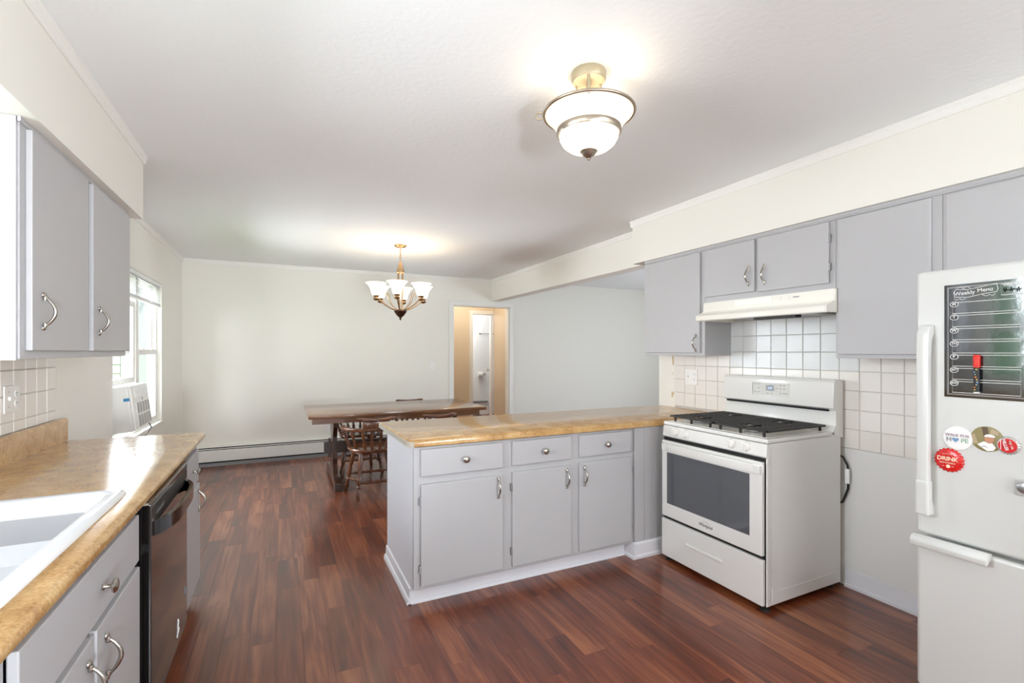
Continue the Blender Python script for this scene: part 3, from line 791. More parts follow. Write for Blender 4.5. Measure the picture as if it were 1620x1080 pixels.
# ------------------------------------------------------------------ stove
SX0, SX1, SY0, SY1 = 2.325, 2.965, 1.684, 2.446
sv = thing('stove', 'white freestanding gas stove with black grates and a window in its oven door', 'stove', (2.64, 2.065, 0))
obj('body', B().box(SX0 + .012, SX1, SY0, SY1, .032, .897, .004).box(SX0 - .010, SX0 + .02, SY0, SY0 + .007, .032, .82, .002), 'enamel', sv)
obj('side_emboss', B().box(SX0 + .03, SX0 + .034, SY0 - .0015, SY0, .05, .13).box(SX0 + .05, SX1 - .06, SY0 - .0015, SY0, .098, .101).box(SX1 - .07, SX1 - .066, SY0 - .0015, SY0, .055, .10).box(SX0 + .03, SX0 + .045, SY0 - .0015, SY0, .127, .13).box(SX0 + .05, SX0 + .08, SY0 - .0015, SY0, .07, .073), 'enamel', sv)
obj('cavity', B().box(SX0 - .006, SX0 + .012, SY0 + .0075, SY1 - .004, .04, .82), 'gap_dark', sv)
fpn = obj('control_panel', B().prism([(SX0 - .004, .818), (SX0 - .016, .828), (SX0 - .010, .894), (SX0 + .02, .897), (SX0 + .02, .818)], 'y', SY0, SY1, .002), 'enamel', sv)
for yk in (2.33, 2.243, 1.905, 1.808):
    kb = obj('burner_knob', B().lathe([(.028, 0), (.028, .004), (.025, .007), (.022, .020), (.019, .023), (.001, .024)], (SX0 - .0125, yk, .863), (-1, 0, -.05), 20), 'plastic_white', sv, 40)
    obj('knob_grip', B().box(SX0 - .046, SX0 - .034, yk - .005, yk + .005, .846, .880, .002), 'plastic_white', kb)
    obj('knob_mark', B().box(SX0 - .0140, SX0 - .0118, yk - .004, yk + .004, .8905, .8925), 'print_grey', fpn)
# door
dr = obj('oven_door', B().box(SX0 - .028, SX0 - .002, SY0 + .018, SY1 - .004, .296, .798, .005, 2), 'enamel', sv)
obj('window_glass', B().box(SX0 - .0292, SX0 - .024, 1.776, 2.395, .385, .722, .001, 1), 'oven_glass', dr)
b = B(); o_, i_ = [], []
for k in range(19):
    t = k / 18; y = SY0 + .01 + (SY1 - SY0 - .018) * t; e = .030 * (1 - (2 * t - 1) ** 6) + .004
    o_.append((SX0 - .028 - e, y)); i_.append((SX0 - .028 - e + .018, y))
b.prism(o_ + i_[::-1], 'z', .735, .785, .004)
for yy in (SY0 + .03, SY1 - .05): b.box(SX0 - .05, SX0 - .026, yy - .015, yy + .025, .74, .78)
obj('oven_handle', b, 'enamel', dr, 35)
text('Whirlpool', .027, (SX0 - .0285, 2.075, .337), '-x', 'print_black', dr, sx=.9)
obj('logo_arc', B().tube([(SX0 - .0285, 2.075 + .030 * math.cos(R(a)), .342 + .02 * math.sin(R(a))) for a in range(20, 200, 20)], .0008, 5), 'print_grey', dr)
dwr = obj('storage_drawer', B().box(SX0 - .026, SX0 - .002, SY0 + .015, SY1 - .0, .030, .276, .005, 2), 'enamel', sv)
obj('drawer_grip', B().box(SX0 - .0325, SX0 - .022, 1.955, 2.235, .158, .178, .006, 2), 'enamel', dwr)
ft_ = None
for (x, y) in ((SX0 + .012, SY0 + .03), (SX0 + .012, SY1 - .03), (SX1 - .05, SY0 + .04), (SX1 - .05, SY1 - .04)):
    obj('foot', B().lathe([(.026, 0), (.026, .006), (.014, .012), (.011, .014), (.011, .034)], (x, y, 0), (0, 0, 1), 14), 'iron', sv, 40)
# cooktop
obj('cooktop', B().box(SX0 - .008, SX1 - .06, SY0 - .002, SY1 + .002, .899, .921, .006, 3), 'enamel', sv)
obj('cooktop_well', B().box(SX0 + .03, SX1 - .10, SY0 + .03, SY1 - .03, .9205, .9225), 'hood_white', sv)
for (x, y) in ((2.46, 1.87), (2.46, 2.26), (2.76, 1.87), (2.76, 2.26)):
    bu = obj('burner', B().lathe([(.055, 0), (.055, .004), (.04, .010), (.04, .014)], (x, y, .922), (0, 0, 1), 18), 'steel', sv, 40)
    obj('burner_cap', B().lathe([(.034, 0), (.036, .004), (.033, .009), (.001, .010)], (x, y, .936), (0, 0, 1), 18), 'iron', bu, 40)
# two cast grates, bars along y
for gi, (y0, y1) in enumerate(((SY0 + .022, (SY0 + SY1) / 2 - .003), ((SY0 + SY1) / 2 + .003, SY1 - .022))):
    g0, g1 = SX0 + .025, SX1 - .105; zt0, zt1 = .950, .961
    gr = obj('grate', B().box(g0, g1, y0, y0 + .012, zt0, zt1, .002, 1).box(g0, g1, y1 - .012, y1, zt0, zt1, .002, 1).box(g0, g0 + .012, y0, y1, zt0, zt1, .002, 1).box(g1 - .012, g1, y0, y1, zt0, zt1, .002, 1), 'iron', sv)
    yc = (y0 + y1) / 2
    nb = 11
    for k in range(1, nb):
        x = g0 + (g1 - g0) * k / nb
        near = min(abs(x - 2.46), abs(x - 2.76))
        b = B()
        if near < .042:
            b.box(x - .005, x + .005, y0 + .01, yc - .055, zt0, zt1 + .002, .001, 1)
            obj('grate_bar', b, 'iron', gr); b = B().box(x - .005, x + .005, yc + .055, y1 - .01, zt0, zt1 + .002, .001, 1)
        else: b.box(x - .005, x + .005, y0 + .01, y1 - .01, zt0, zt1 + .002, .001, 1)
        obj('grate_bar', b, 'iron', gr)
    b = B()
    for xx in (g0 + .02, (g0 + g1) / 2, g1 - .02): b.box(xx - .006, xx + .006, yc - .12, yc + .12, zt0 - .004, zt1 - .004)
    obj('cross_bar', B().box(g0, g1, yc - .005, yc + .005, zt0 - .002, zt1 - .001), 'iron', gr)
    b = B()
    for xx in (g0 + .004, g1 - .016):
        for yy in (y0 + .03, y1 - .04, yc): b.prism([(xx, zt0 + .002), (xx + .014, zt0 + .002), (xx + .010, .9225), (xx + .004, .9225)], 'y', yy - .006, yy + .006)
    obj('grate_foot', b, 'iron', gr)
# backguard
BX0, BX1 = 2.885, 2.985
pf_ = [(BX1, .88), (BX0 - .02, .897), (BX0 + .005, .925), (BX0 + .03, .955), (BX0 + .03, 1.04), (BX0 + .022, 1.048), (BX0 + .004, 1.056), (BX0 + .010, 1.205), (BX0 + .022, 1.222), (BX1 - .01, 1.222), (BX1, 1.21)]
bgd = obj('backguard', B().prism(pf_, 'y', SY0 - .002, SY1 + .002, .003), 'enamel', sv, 30)
obj('vent_slot', B().box(BX0 + .012, BX0 + .031, SY0 + .035, SY1 - .02, 1.036, 1.047), 'gap_dark', bgd)
px = BX0 + .0055
pnl = obj('display_panel', B().prism([(px - .001, 1.10), (px + .004, 1.10), (px + .007, 1.182), (px + .002, 1.182)], 'y', 1.95, 2.21), 'panel_matte', bgd)
obj('panel_outline', B().box(px + .0005, px + .0018, 1.95, 2.21, 1.1815, 1.1825).box(px - .0025, px - .0002, 2.209, 2.2105, 1.10, 1.18), 'print_grey', pnl)
scn = obj('clock_screen', B().prism([(px - .0012, 1.13), (px + .004, 1.13), (px + .006, 1.168), (px + .0006, 1.168)], 'y', 2.055, 2.112), 'display_blue', pnl)
text('4:30', .017, (px - .0018, 2.083, 1.149), '-x', 'digit_glow', pnl)
b = B()
for (y, z) in ((2.19, 1.17), (2.165, 1.17), (2.165, 1.145), (2.19, 1.118), (2.165, 1.118), (2.10, 1.112), (2.07, 1.112), (2.035, 1.148), (2.01, 1.168), (1.985, 1.168), (2.01, 1.148), (1.985, 1.148), (2.01, 1.118), (1.985, 1.118), (1.968, 1.118)):
    xx = px - .0014 + (z - 1.10) * .036
    b.box(xx, xx + .002, y - .006, y + .006, z - .002, z + .002)
obj('button_mark', b, 'print_grey', pnl)
# gas / power cord behind the stove with a white tag
cdt = thing('power_cord', 'black cord with a white tag hanging on the wall beside the stove', 'cord', (3.0, 1.66, .7))
obj('cord', B().tube([(2.99, 1.72, .775), (2.992, 1.688, .765), (2.995, 1.664, .72), (2.996, 1.658, .66), (2.996, 1.662, .58), (2.995, 1.69, .50), (2.992, 1.74, .46)], .006, 8), 'rubber', cdt, 50)
obj('cord_tag', B().box(2.982, 2.992, 1.648, 1.672, .615, .70, .002), 'print_white', cdt)

# ------------------------------------------------------------------ right wall cabinets and hood
GW = 'grey wall cabinets on the right wall'
RX = 2.722; RB = 2.74
def wcab(label, y0, y1, z0, xb=RB):
    t = thing('wall_cabinet', label, 'cabinet', (2.88, (y0 + y1) / 2, z0), GW)
    obj('body', B().box(xb, XR - .006, y0, y1, z0, 2.132, .002), 'cab_grey', t)
    return t
c1 = wcab('tall grey single-door wall cabinet left of the range hood', 2.482, 3.10, 1.358)
d = front(c1, 'door', '-x', RX, 2.515, 3.095, 1.380, 2.108, hinge=None); pull(d, '-x', RX, 2.548, 1.452)
c2 = wcab('short grey two-door wall cabinet above the range hood', 1.582, 2.481, 1.735)
d = front(c2, 'door', '-x', RX, 2.072, 2.470, 1.775, 2.108); pull(d, '-x', RX, 2.112, 1.878)
d = front(c2, 'door', '-x', RX, 1.612, 2.048, 1.768, 2.108, hinge='lo'); pull(d, '-x', RX, 1.998, 1.872)
c3 = wcab('tall grey wall cabinet between the range hood and the refrigerator', 1.112, 1.581, 1.352)
front(c3, 'door', '-x', RX, 1.152, 1.562, 1.374, 2.106)
c4 = wcab('wide grey cabinet above the refrigerator', .14, 1.111, 1.735)
front(c4, 'door', '-x', RX + .010, .635, 1.098, 1.745, 2.106)
front(c4, 'door', '-x', RX + .010, .16, .615, 1.745, 2.106)
tag(obj('top_trim', B().prism([(2.739, 2.112), (2.732, 2.112), (2.730, 2.117), (2.727, 2.122), (2.727, 2.1365), (2.739, 2.1365)], 'y', .14, 3.10), 'cab_grey'), 'long grey moulding strip along the tops of the right wall cabinets', 'moulding')
hd = thing('range_hood', 'white under-cabinet range hood above the stove', 'range hood', (2.8, 2.02, 1.6))
hy0, hy1 = 1.566, 2.464
pf_ = [(XR - .008, 1.733), (2.706, 1.733), (2.700, 1.668), (2.686, 1.655), (2.632, 1.640), (2.626, 1.634), (2.626, 1.606), (2.632, 1.600), (2.646, 1.600), (2.646, 1.625), (XR - .008, 1.625)]
obj('shell', B().prism(pf_, 'y', hy0 + .006, hy1 - .006, .001), 'hood_white', hd, 30)
for yy in (hy0, hy1 - .006): obj('side_panel', B().prism([(XR - .008, 1.730), (2.710, 1.730), (2.704, 1.67), (2.632, 1.64), (2.632, 1.602), (XR - .008, 1.602)], 'y', yy, yy + .006), 'hood_white', hd)
obj('filter', B().box(2.70, 2.98, 1.72, 2.32, 1.610, 1.624, .003), 'steel', hd)
obj('light_bar', B().box(2.66, 2.72, 1.76, 2.03, 1.586, 1.612, .004), 'iron', hd)
obj('nameplate', B().box(2.6995, 2.704, 1.93, 2.20, 1.69, 1.725), 'plastic_white', hd)
b = B()
for yy in (1.885, 1.83): b.lathe([(.012, 0), (.012, .006), (.001, .007)], (2.7045, yy, 1.708), (-1, 0, .1), 14)
obj('switch_knob', b, 'plastic_white', hd, 40)
obj('badge', B().box(2.6995, 2.7035, 1.765, 1.80, 1.706, 1.711), 'print_grey', hd)

# ------------------------------------------------------------------ refrigerator
FX = 2.222
fr = thing('refrigerator', 'white refrigerator with bottom freezer at the right edge beside the wall', 'refrigerator', (2.6, .6, 0))
FY0, FY1 = .21, .984
obj('body', B().box(FX + .065, 2.965, FY0 + .004, FY1 - .006, .03, 1.688, .006), 'fridge_white', fr)
ud = obj('door', B().box(FX, FX + .06, FY0, FY1, .692, 1.695, .012, 3), 'fridge_white', fr)
fd = obj('freezer_drawer', B().box(FX, FX + .06, FY0, FY1, .10, .676, .012, 3), 'fridge_white', fr)
obj('toe_grille', B().box(FX + .04, FX + .06, FY0 + .02, FY1 - .02, .01, .095), 'gap_dark', fr)
obj('caster', B().lathe([(.02, 0), (.02, .02)], (2.35, FY1 - .06, .02), (1, 0, 0), 12).lathe([(.02, 0), (.02, .02)], (2.35, FY0 + .06, .02), (1, 0, 0), 12).lathe([(.02, 0), (.02, .02)], (2.9, FY1 - .06, .02), (1, 0, 0), 12).lathe([(.02, 0), (.02, .02)], (2.9, FY0 + .06, .02), (1, 0, 0), 12), 'rubber', fr)
# long vertical handle, flared ends
b = B(); yh = .945
oz = [(FX + .002, 1.492), (FX - .03, 1.486), (FX - .047, 1.46), (FX - .05, 1.40), (FX - .05, .86), (FX - .044, .80), (FX - .032, .775), (FX + .002, .768), (FX + .002, .80), (FX - .014, .83), (FX - .022, .90), (FX - .022, 1.36), (FX - .014, 1.43), (FX + .002, 1.46)]
b.prism(oz, 'y', yh - .019, yh + .019, .006, 3)
obj('handle', b, 'fridge_white', ud, 40)
obj('handle_sleeve', B().box(FX - .054, FX - .018, yh - .022, yh + .0215, .772, .905, .008, 2), 'fridge_white', ud)
b = B(); pfh = [(FX + .01, .684), (FX - .018, .689), (FX - .034, .683), (FX - .042, .668), (FX - .040, .650), (FX - .034, .644), (FX - .022, .652), (FX + .002, .662)]
b.prism(pfh, 'y', .765, FY1 + .004, .004, 2)
obj('handle', b, 'fridge_white', fd, 40)

# weekly menu board
BY0, BY1, BZ0, BZ1 = .46, .896, 1.222, 1.634
bx = FX - .0022
mb = thing('menu_board', 'black glossy weekly menu memo board on the refrigerator door', 'memo board', (bx, .68, 1.43))
obj('sheet', B().box(bx, FX - .0002, BY0, BY1, BZ0, BZ1), 'board_black', mb)
ox = bx - .0003
def wire(pts, r=.0011, closed=False, m='print_white'):
    return B().tube([(ox, y, z) for y, z in pts], r, 4, closed)
def rect_wire(y0, y1, z0, z1, r=.0011): return wire([(y0, z0), (y1, z0), (y1, z1), (y0, z1)], r, True)
b = B()
for (a0_, a1_, c0, c1, rr) in ((BY0 + .010, BY1 - .012, BZ0 + .012, BZ1 - .012, .0008), (BY0 + .007, BY1 - .009, BZ0 + .009, BZ1 - .009, .0005)):
    b.tube([(ox, y, z) for y, z in ((a0_, c0), (a1_, c0), (a1_, c1), (a0_, c1))], rr, 4, True)
obj('border_line', b, 'print_white', mb)
rows = 7; zt = 1.568; rh = .048
yl, yr = .872, .692
for k, nm in enumerate(('M', 'T', 'W', 'TH', 'F', 'SAT', 'SUN')):
    z1 = zt - k * rh; z0 = z1 - .040
    dbx = obj('day_box', rect_wire(yr, yl, z0, z1), 'print_white', mb)
    obj('day_ring', B().tube([(ox - .0002, yl - .005 + .0115 * math.cos(a), z1 - .006 + .0095 * math.sin(a)) for a in [j * PI / 8 for j in range(16)]], .0011, 4, True), 'print_white', dbx)
    obj('day_disc', B().lathe([(.0098, 0), (.0098, .0004)], (ox - .0001, yl - .005, z1 - .006), (-1, 0, 0), 14), 'print_black', dbx)
    text(nm, .015 if len(nm) == 1 else (.012 if len(nm) == 2 else .009), (ox - .0008, yl - .005, z1 - .006), '-x', 'print_white', mb, font_bold=True)
obj('banner', wire([(.866, 1.588), (.868, 1.606), (.862, 1.616), (.83, 1.612), (.79, 1.618), (.752, 1.625), (.748, 1.605), (.752, 1.596), (.79, 1.592), (.83, 1.584)], .001, True), 'print_white', mb)
obj('flourish', wire([(.868, 1.582), (.86, 1.577), (.85, 1.581), (.845, 1.576), (.835, 1.580)], .0008), 'print_white', mb)
obj('flourish', wire([(.79, 1.590), (.78, 1.584), (.77, 1.588), (.762, 1.584), (.755, 1.590)], .0008), 'print_white', mb)
obj('flourish', wire([(.858, 1.620), (.85, 1.624), (.84, 1.617), (.832, 1.623), (.822, 1.617)], .0008), 'print_white', mb)
text('Weekly', .0185, (ox - .0004, .838, 1.600), '-x', 'print_white', mb, rotz=R(3))
text('Menu', .0185, (ox - .0004, .782, 1.606), '-x', 'print_white', mb, rotz=R(4))
obj('note_box', rect_wire(.52, .740, 1.583, 1.620), 'print_white', mb)
text('WEEK OF', .009, (ox - .0004, .716, 1.615), '-x', 'print_white', mb)
def scribble(y0, z0, w_, h_, n=26):
    pts = []
    for k in range(n):
        t = k / (n - 1); pts.append((y0 - w_ * t, z0 + h_ * math.sin(k * 1.9) * (.6 + .4 * math.sin(k * .7))))
    return wire(pts, .0013)
mat('chalk_ink', '050505', .9)
obj('handwriting', scribble(.735, 1.599, .045, .010), 'chalk_ink', mb)
obj('handwriting', wire([(.672, 1.607), (.671, 1.613)], .0015), 'chalk_ink', mb)
obj('handwriting', wire([(.667, 1.607), (.666, 1.613)], .0015), 'chalk_ink', mb)
obj('list_box', rect_wire(.49, .684, 1.435, 1.560), 'print_white', mb)
text('SHOPPING LIST', .011, (ox - .0004, .684, 1.568), '-x', 'print_white', mb, align='LEFT')
obj('list_box', rect_wire(.49, .684, 1.262, 1.415), 'print_white', mb)
text('NOTES', .011, (ox - .0004, .684, 1.424), '-x', 'print_white', mb, align='LEFT')
# marker on the board
mk = thing('marker', 'red-capped marker pen stuck upright on the menu board', 'marker', (bx - .008, .80, 1.24))
ym, xm = .8005, bx - .0105
obj('barrel', B().lathe([(.0075, 0), (.0085, .001), (.0085, .088)], (xm, ym, 1.246), (0, 0, 1), 16), 'print_black', mk, 40)
obj('cap', B().lathe([(.0095, 0), (.0098, .001), (.0098, .042), (.008, .0445), (.001, .045)], (xm, ym, 1.333), (0, 0, 1), 16), 'red_felt', mk, 40)
obj('end_plug', B().lathe([(.006, 0), (.0085, .001), (.0086, .004)], (xm, ym, 1.2425), (0, 0, 1), 16), 'print_white', mk)
for k in range(9):
    z = 1.254 + k * .009; a = random.uniform(-.5, .6)
    obj('print_mark', B().lathe([(.0024 + .0008 * (k % 2), 0), (.0022, .0006)], (xm - .0083 * math.cos(a), ym - .0083 * math.sin(a), z), (-math.cos(a), -math.sin(a), 0), 8), ('print_yellow', 'print_orange', 'print_green', 'print_blue')[k % 4], mk)
# round magnets
def disc(name, label, cat, y, z, r, m, th=.004, dome=.0):
    t = thing(name, label, cat, (FX, y, z), 'round magnets on the refrigerator door')
    obj('disc', B().lathe([(r * .97, 0), (r, th * .4), (r * .96, th * .85), (r * .8, th + dome * .4), (r * .4, th + dome * .9), (.001, th + dome)], (FX - .0002, y, z), (-1, 0, 0), 36), m, t, 40)
    return t
m1 = disc('fridge_magnet', 'white round button magnet lettered Walk for Hope', 'magnet', .857, 1.073, .043, 'print_white', .0055)
xx = FX - .0068
cols = ('print_mauve', 'print_orange', 'print_blue', 'print_grey')
text('WALK FOR', .0138, (xx, .857, 1.083), '-x', 'print_mauve', m1, font_bold=True)
text('H', .0215, (xx, .881, 1.066), '-x', 'print_grey', m1, font_bold=True)
text('PE', .0215, (xx, .836, 1.066), '-x', 'print_green', m1, font_bold=True)
hp = [(16 * math.sin(t) ** 3, 13 * math.cos(t) - 5 * math.cos(2 * t) - 2 * math.cos(3 * t) - math.cos(4 * t)) for t in [k * 2 * PI / 24 for k in range(24)]]
obj('heart', B().prism([(.862 + u * .00062, 1.067 + v * .00062) for u, v in hp], 'x', xx - .0002, xx + .0012), 'print_blue', m1)
text('suicide prevention', .006, (xx, .857, 1.096), '-x', 'print_grey', m1) if False else None
m2 = disc('fridge_magnet', 'round photo magnet of a child in a white cap', 'magnet', .777, 1.083, .044, 'photo_olive', .0035)
xx = FX - .0042
def blob(poly, m, nm, par, d0=0.0): obj(nm, B().prism(poly, 'x', xx - .0004 - d0, xx + .001 - d0), m, par)
def ell(y, z, ry, rz, n=18, a0_=0, a1_=360): return [(y + ry * math.cos(R(a0_ + (a1_ - a0_) * k / n)), z + rz * math.sin(R(a0_ + (a1_ - a0_) * k / n))) for k in range(n + (0 if a1_ - a0_ >= 360 else 1))]
blob([(.775, 1.125), (.79, 1.124), (.785, 1.09), (.77, 1.092)], 'photo_brown', 'photo_tree', m2)
blob([(.81, 1.10), (.818, 1.09), (.812, 1.062), (.80, 1.066)], 'photo_sand', 'photo_ground', m2)
blob([(.745, 1.112), (.765, 1.121), (.768, 1.104), (.748, 1.098)], 'photo_sand', 'photo_ground', m2)
blob([(.79, 1.052), (.775, 1.0415), (.76, 1.045), (.753, 1.056), (.762, 1.070), (.785, 1.074), (.802, 1.062)], 'print_white', 'photo_shirt', m2, .0004)
blob(ell(.770, 1.084, .0125, .015), 'skin', 'photo_face', m2, .0008)
blob(ell(.769, 1.091, .0145, .010, 14, 0, 180), 'print_white', 'photo_cap', m2, .0012)
obj('photo_emblem', B().tube([(xx - .0012, .783 + .007 * math.cos(R(a)), 1.051 + .007 * math.sin(R(a))) for a in range(20, 180, 20)], .0009, 4), 'print_grey', m2)
def cap_magnet(label, y, z, r, m_in, m_rim, n=21):
    t = thing('bottle_cap_magnet', label, 'magnet', (FX, y, z), 'round magnets on the refrigerator door')
    b_ = B(); bm_ = b_.bm; seg = n * 4; rings = []
    for (rr, x_, am) in ((1.0, 0, .05), (1.0, .003, .05), (.95, .0065, .03), (.86, .0088, 0), (.5, .0095, 0), (.02, .0095, 0)):
        rings.append([bm_.verts.new((FX - .0002 - x_, y + r * (rr + am * math.cos(n * 2 * PI * k / seg)) * math.cos(2 * PI * k / seg), z + r * (rr + am * math.cos(n * 2 * PI * k / seg)) * math.sin(2 * PI * k / seg))) for k in range(seg)])
    for a, c in zip(rings, rings[1:]):
        for k in range(seg): bm_.faces.new((a[k], a[(k + 1) % seg], c[(k + 1) % seg], c[k]))
    bm_.faces.new(rings[-1]); bm_.faces.new(rings[0][::-1])
    obj('cap', b_, m_rim, t, 50)
    if m_in: obj('face', B().lathe([(r * .80, 0), (r * .80, .0006)], (FX - .0091, y, z), (-1, 0, 0), 30), m_in, t)
    return t
m3 = cap_magnet('large red bottle-cap magnet lettered Drink', .882, .988, .043, None, 'red_gloss')
xx = FX - .0101
text('DRINK', .0205, (xx, .884, .993), '-x', 'print_cream', m3, font_bold=True)
text('RESPONSIBLY', .0078, (xx, .884, .978), '-x', 'print_cream', m3)
obj('emblem', B().lathe([(.0065, 0), (.006, .0006)], (xx + .0006, .882, .966), (-1, 0, 0), 12).box(xx, xx + .0008, .866, .872, .9655, .967).box(xx, xx + .0008, .893, .899, .9655, .967), 'print_cream', m3)
obj('rule_line', B().tube([(xx, .900, 1.0095), (xx, .882, 1.0115), (xx, .864, 1.0095)], .0006, 4), 'print_cream', m3)
m4 = cap_magnet('small red bottle-cap magnet with silver crimped rim', .722, 1.070, .030, 'red_gloss', 'silver_rim')
xx = FX - .0100
text('MILLER', .0125, (xx, .728, 1.072), '-x', 'print_white', m4, rotz=R(-76), font_bold=True)
text('High Life', .008, (xx, .713, 1.074), '-x', 'print_white', m4, rotz=R(-76))
obj('rule_line', B().box(xx, xx + .0008, .7385, .740, 1.055, 1.088), 'print_white', m4)
cl = thing('magnet_clip', 'square silver magnet clip at the right of the refrigerator door', 'magnet', (FX, .69, .934), 'round magnets on the refrigerator door')
del cl['group']
obj('plate', B().box(FX - .012, FX - .0002, .655, .706, .910, .962, .002), 'silver_rim', cl)
obj('disc', B().lathe([(.018, 0), (.018, .004), (.015, .006), (.001, .0055)], (FX - .012, .681, .938), (-1, 0, 0), 24), 'steel', cl, 40)

# ------------------------------------------------------------------ ceiling light
lx, ly = 1.10, 1.575
cl = thing('ceiling_light', 'frosted glass bowl ceiling light with nickel bands, nearest fixture above the kitchen', 'ceiling light', (lx, ly, CZ))
P0 = (lx, ly, 0)
obj('canopy', B().lathe([(.066, CZ), (.069, CZ - .010), (.067, CZ - .034), (.062, CZ - .040), (.057, CZ - .040), (.054, CZ - .036), (.012, CZ - .036)], P0, (0, 0, 1), 32), 'cream_metal', cl, 40)
obj('stem', B().lathe([(.010, CZ - .045), (.010, 2.43), (.014, 2.425), (.014, 2.41)], P0, (0, 0, 1), 12), 'cream_metal', cl, 40)
for k in range(3):
    a = R(-125 + 120 * k); c_, s_ = math.cos(a), math.sin(a)
    obj('arm', B().tube([(lx + c_ * .052, ly + s_ * .052, CZ - .04), (lx + c_ * .056, ly + s_ * .056, 2.40), (lx + c_ * .075, ly + s_ * .075, 2.35), (lx + c_ * .12, ly + s_ * .12, 2.335), (lx + c_ * .172, ly + s_ * .172, 2.332)], .0065, 8), 'cream_metal', cl, 50)
obj('upper_rim', B().tube([(lx + .178 * math.cos(t), ly + .178 * math.sin(t), 2.335) for t in [k * 2 * PI / 48 for k in range(48)]], .006, 8, True), 'brushed_nickel', cl, 60)
obj('glass_skirt', B().lathe([(.176, 2.333), (.160, 2.318), (.140, 2.296), (.126, 2.272), (.122, 2.262), (.119, 2.262), (.137, 2.298), (.157, 2.321), (.173, 2.335)], P0, (0, 0, 1), 48, False), 'skirt_glow', cl, 60)
obj('band', B().lathe([(.118, 2.272), (.127, 2.272), (.128, 2.258), (.122, 2.248), (.117, 2.250)], P0, (0, 0, 1), 48, False), 'brushed_nickel', cl, 50)
obj('glass_bowl', B().lathe([(.118, 2.252), (.116, 2.238), (.104, 2.216), (.085, 2.200), (.055, 2.188), (.02, 2.183), (.001, 2.183)], P0, (0, 0, 1), 48, False), 'bowl_glow', cl, 60)
obj('finial', B().lathe([(.034, 2.192), (.036, 2.186), (.028, 2.178), (.024, 2.170), (.012, 2.163), (.006, 2.158), (.006, 2.152), (.001, 2.150)], P0, (0, 0, 1), 20), 'brushed_nickel', cl, 40)
obj('side_clip', B().tube([(lx - .16, ly + .075, 2.340), (lx - .185, ly + .088, 2.338), (lx - .192, ly + .092, 2.325), (lx - .182, ly + .086, 2.312), (lx - .165, ly + .078, 2.315)], .004, 8), 'cream_metal', cl)
light('ceiling_bulb', 'POINT', (lx, ly, 2.375), 1.5, (1.0, .89, .72), radius=.016)

# ------------------------------------------------------------------ chandelier
hx, hy = 1.115, 5.0
ch = thing('chandelier', 'six-arm bronze chandelier with glowing white bell shades over the dining table', 'chandelier', (hx, hy, CZ))
P0 = (hx, hy, 0)
obj('canopy', B().lathe([(.064, CZ), (.064, CZ - .008), (.05, CZ - .020), (.012, CZ - .026), (.006, CZ - .034)], P0, (0, 0, 1), 24), 'bronze', ch, 40)
b = B()
for k in range(6):
    z = 2.458 - k * .026; n_ = 10
    b.tube([(hx + (.009 * math.cos(t) if k % 2 else 0), hy + (0 if k % 2 else .009 * math.cos(t)), z + .017 * math.sin(t)) for t in [j * 2 * PI / n_ for j in range(n_)]], .0025, 6, True)
obj('chain', b, 'bronze', ch, 60)
obj('cap', B().lathe([(.006, 2.325), (.012, 2.318), (.022, 2.29), (.034, 2.25), (.042, 2.215), (.040, 2.208), (.036, 2.204)], P0, (0, 0, 1), 24), 'bronze', ch, 50)
for k in range(4):
    a = R(20 + 90 * k); c_, s_ = math.cos(a), math.sin(a)
    obj('rod', B().tube([(hx + .030 * c_, hy + .030 * s_, 2.21), (hx + .032 * c_, hy + .032 * s_, 2.06), (hx + .022 * c_, hy + .022 * s_, 1.93), (hx + .016 * c_, hy + .016 * s_, 1.82)], .006, 8), 'bronze', ch, 60)
obj('hub', B().lathe([(.010, 1.83), (.045, 1.822), (.064, 1.812), (.066, 1.806), (.056, 1.79), (.038, 1.765), (.022, 1.75), (.012, 1.745)], P0, (0, 0, 1), 24), 'dark_bronze', ch, 40)
obj('finial', B().lathe([(.012, 1.745), (.014, 1.737), (.009, 1.728), (.010, 1.722), (.001, 1.712)], P0, (0, 0, 1), 14), 'dark_bronze', ch, 40)
base_a = math.atan2(-hy, -hx)
for k in range(6):
    a = base_a + R(-7 + 60 * k); c_, s_ = math.cos(a), math.sin(a)
    def q(r_, z_): return (hx + r_ * c_, hy + r_ * s_, z_)
    arm = obj('arm', B().tube([q(.03, 1.822), q(.07, 1.826), q(.12, 1.842), q(.18, 1.878), q(.225, 1.91), q(.25, 1.925), q(.262, 1.925)], .0065, 8)
              .tube([q(.05, 1.835), q(.085, 1.86), (hx + .12 * c_, hy + .12 * s_, 1.90), q(.135, 1.94), q(.145, 1.98), q(.16, 2.0), q(.175, 1.985), q(.17, 1.965)], .004, 6), 'bronze', ch, 60)
    ax_ = q(.26, 0)
    obj('socket_cup', B().lathe([(.012, 1.905), (.03, 1.915), (.034, 1.922), (.026, 1.926), (.022, 1.94), (.030, 1.952), (.034, 1.956)], (ax_[0], ax_[1], 0), (0, 0, 1), 16), 'bronze', arm, 40)
    obj('lamp_shade', B().lathe([(.030, 1.955), (.040, 1.962), (.047, 1.985), (.055, 2.015), (.070, 2.048), (.090, 2.073), (.104, 2.084), (.101, 2.086), (.087, 2.076), (.067, 2.051), (.052, 2.017), (.044, 1.987), (.036, 1.966), (.001, 1.964)], (ax_[0], ax_[1], 0), (0, 0, 1), 28, False), 'shade_glow', arm, 60)
    light('chandelier_bulb', 'POINT', (ax_[0], ax_[1], 2.07), .55, (1.0, .87, .68), radius=.03)

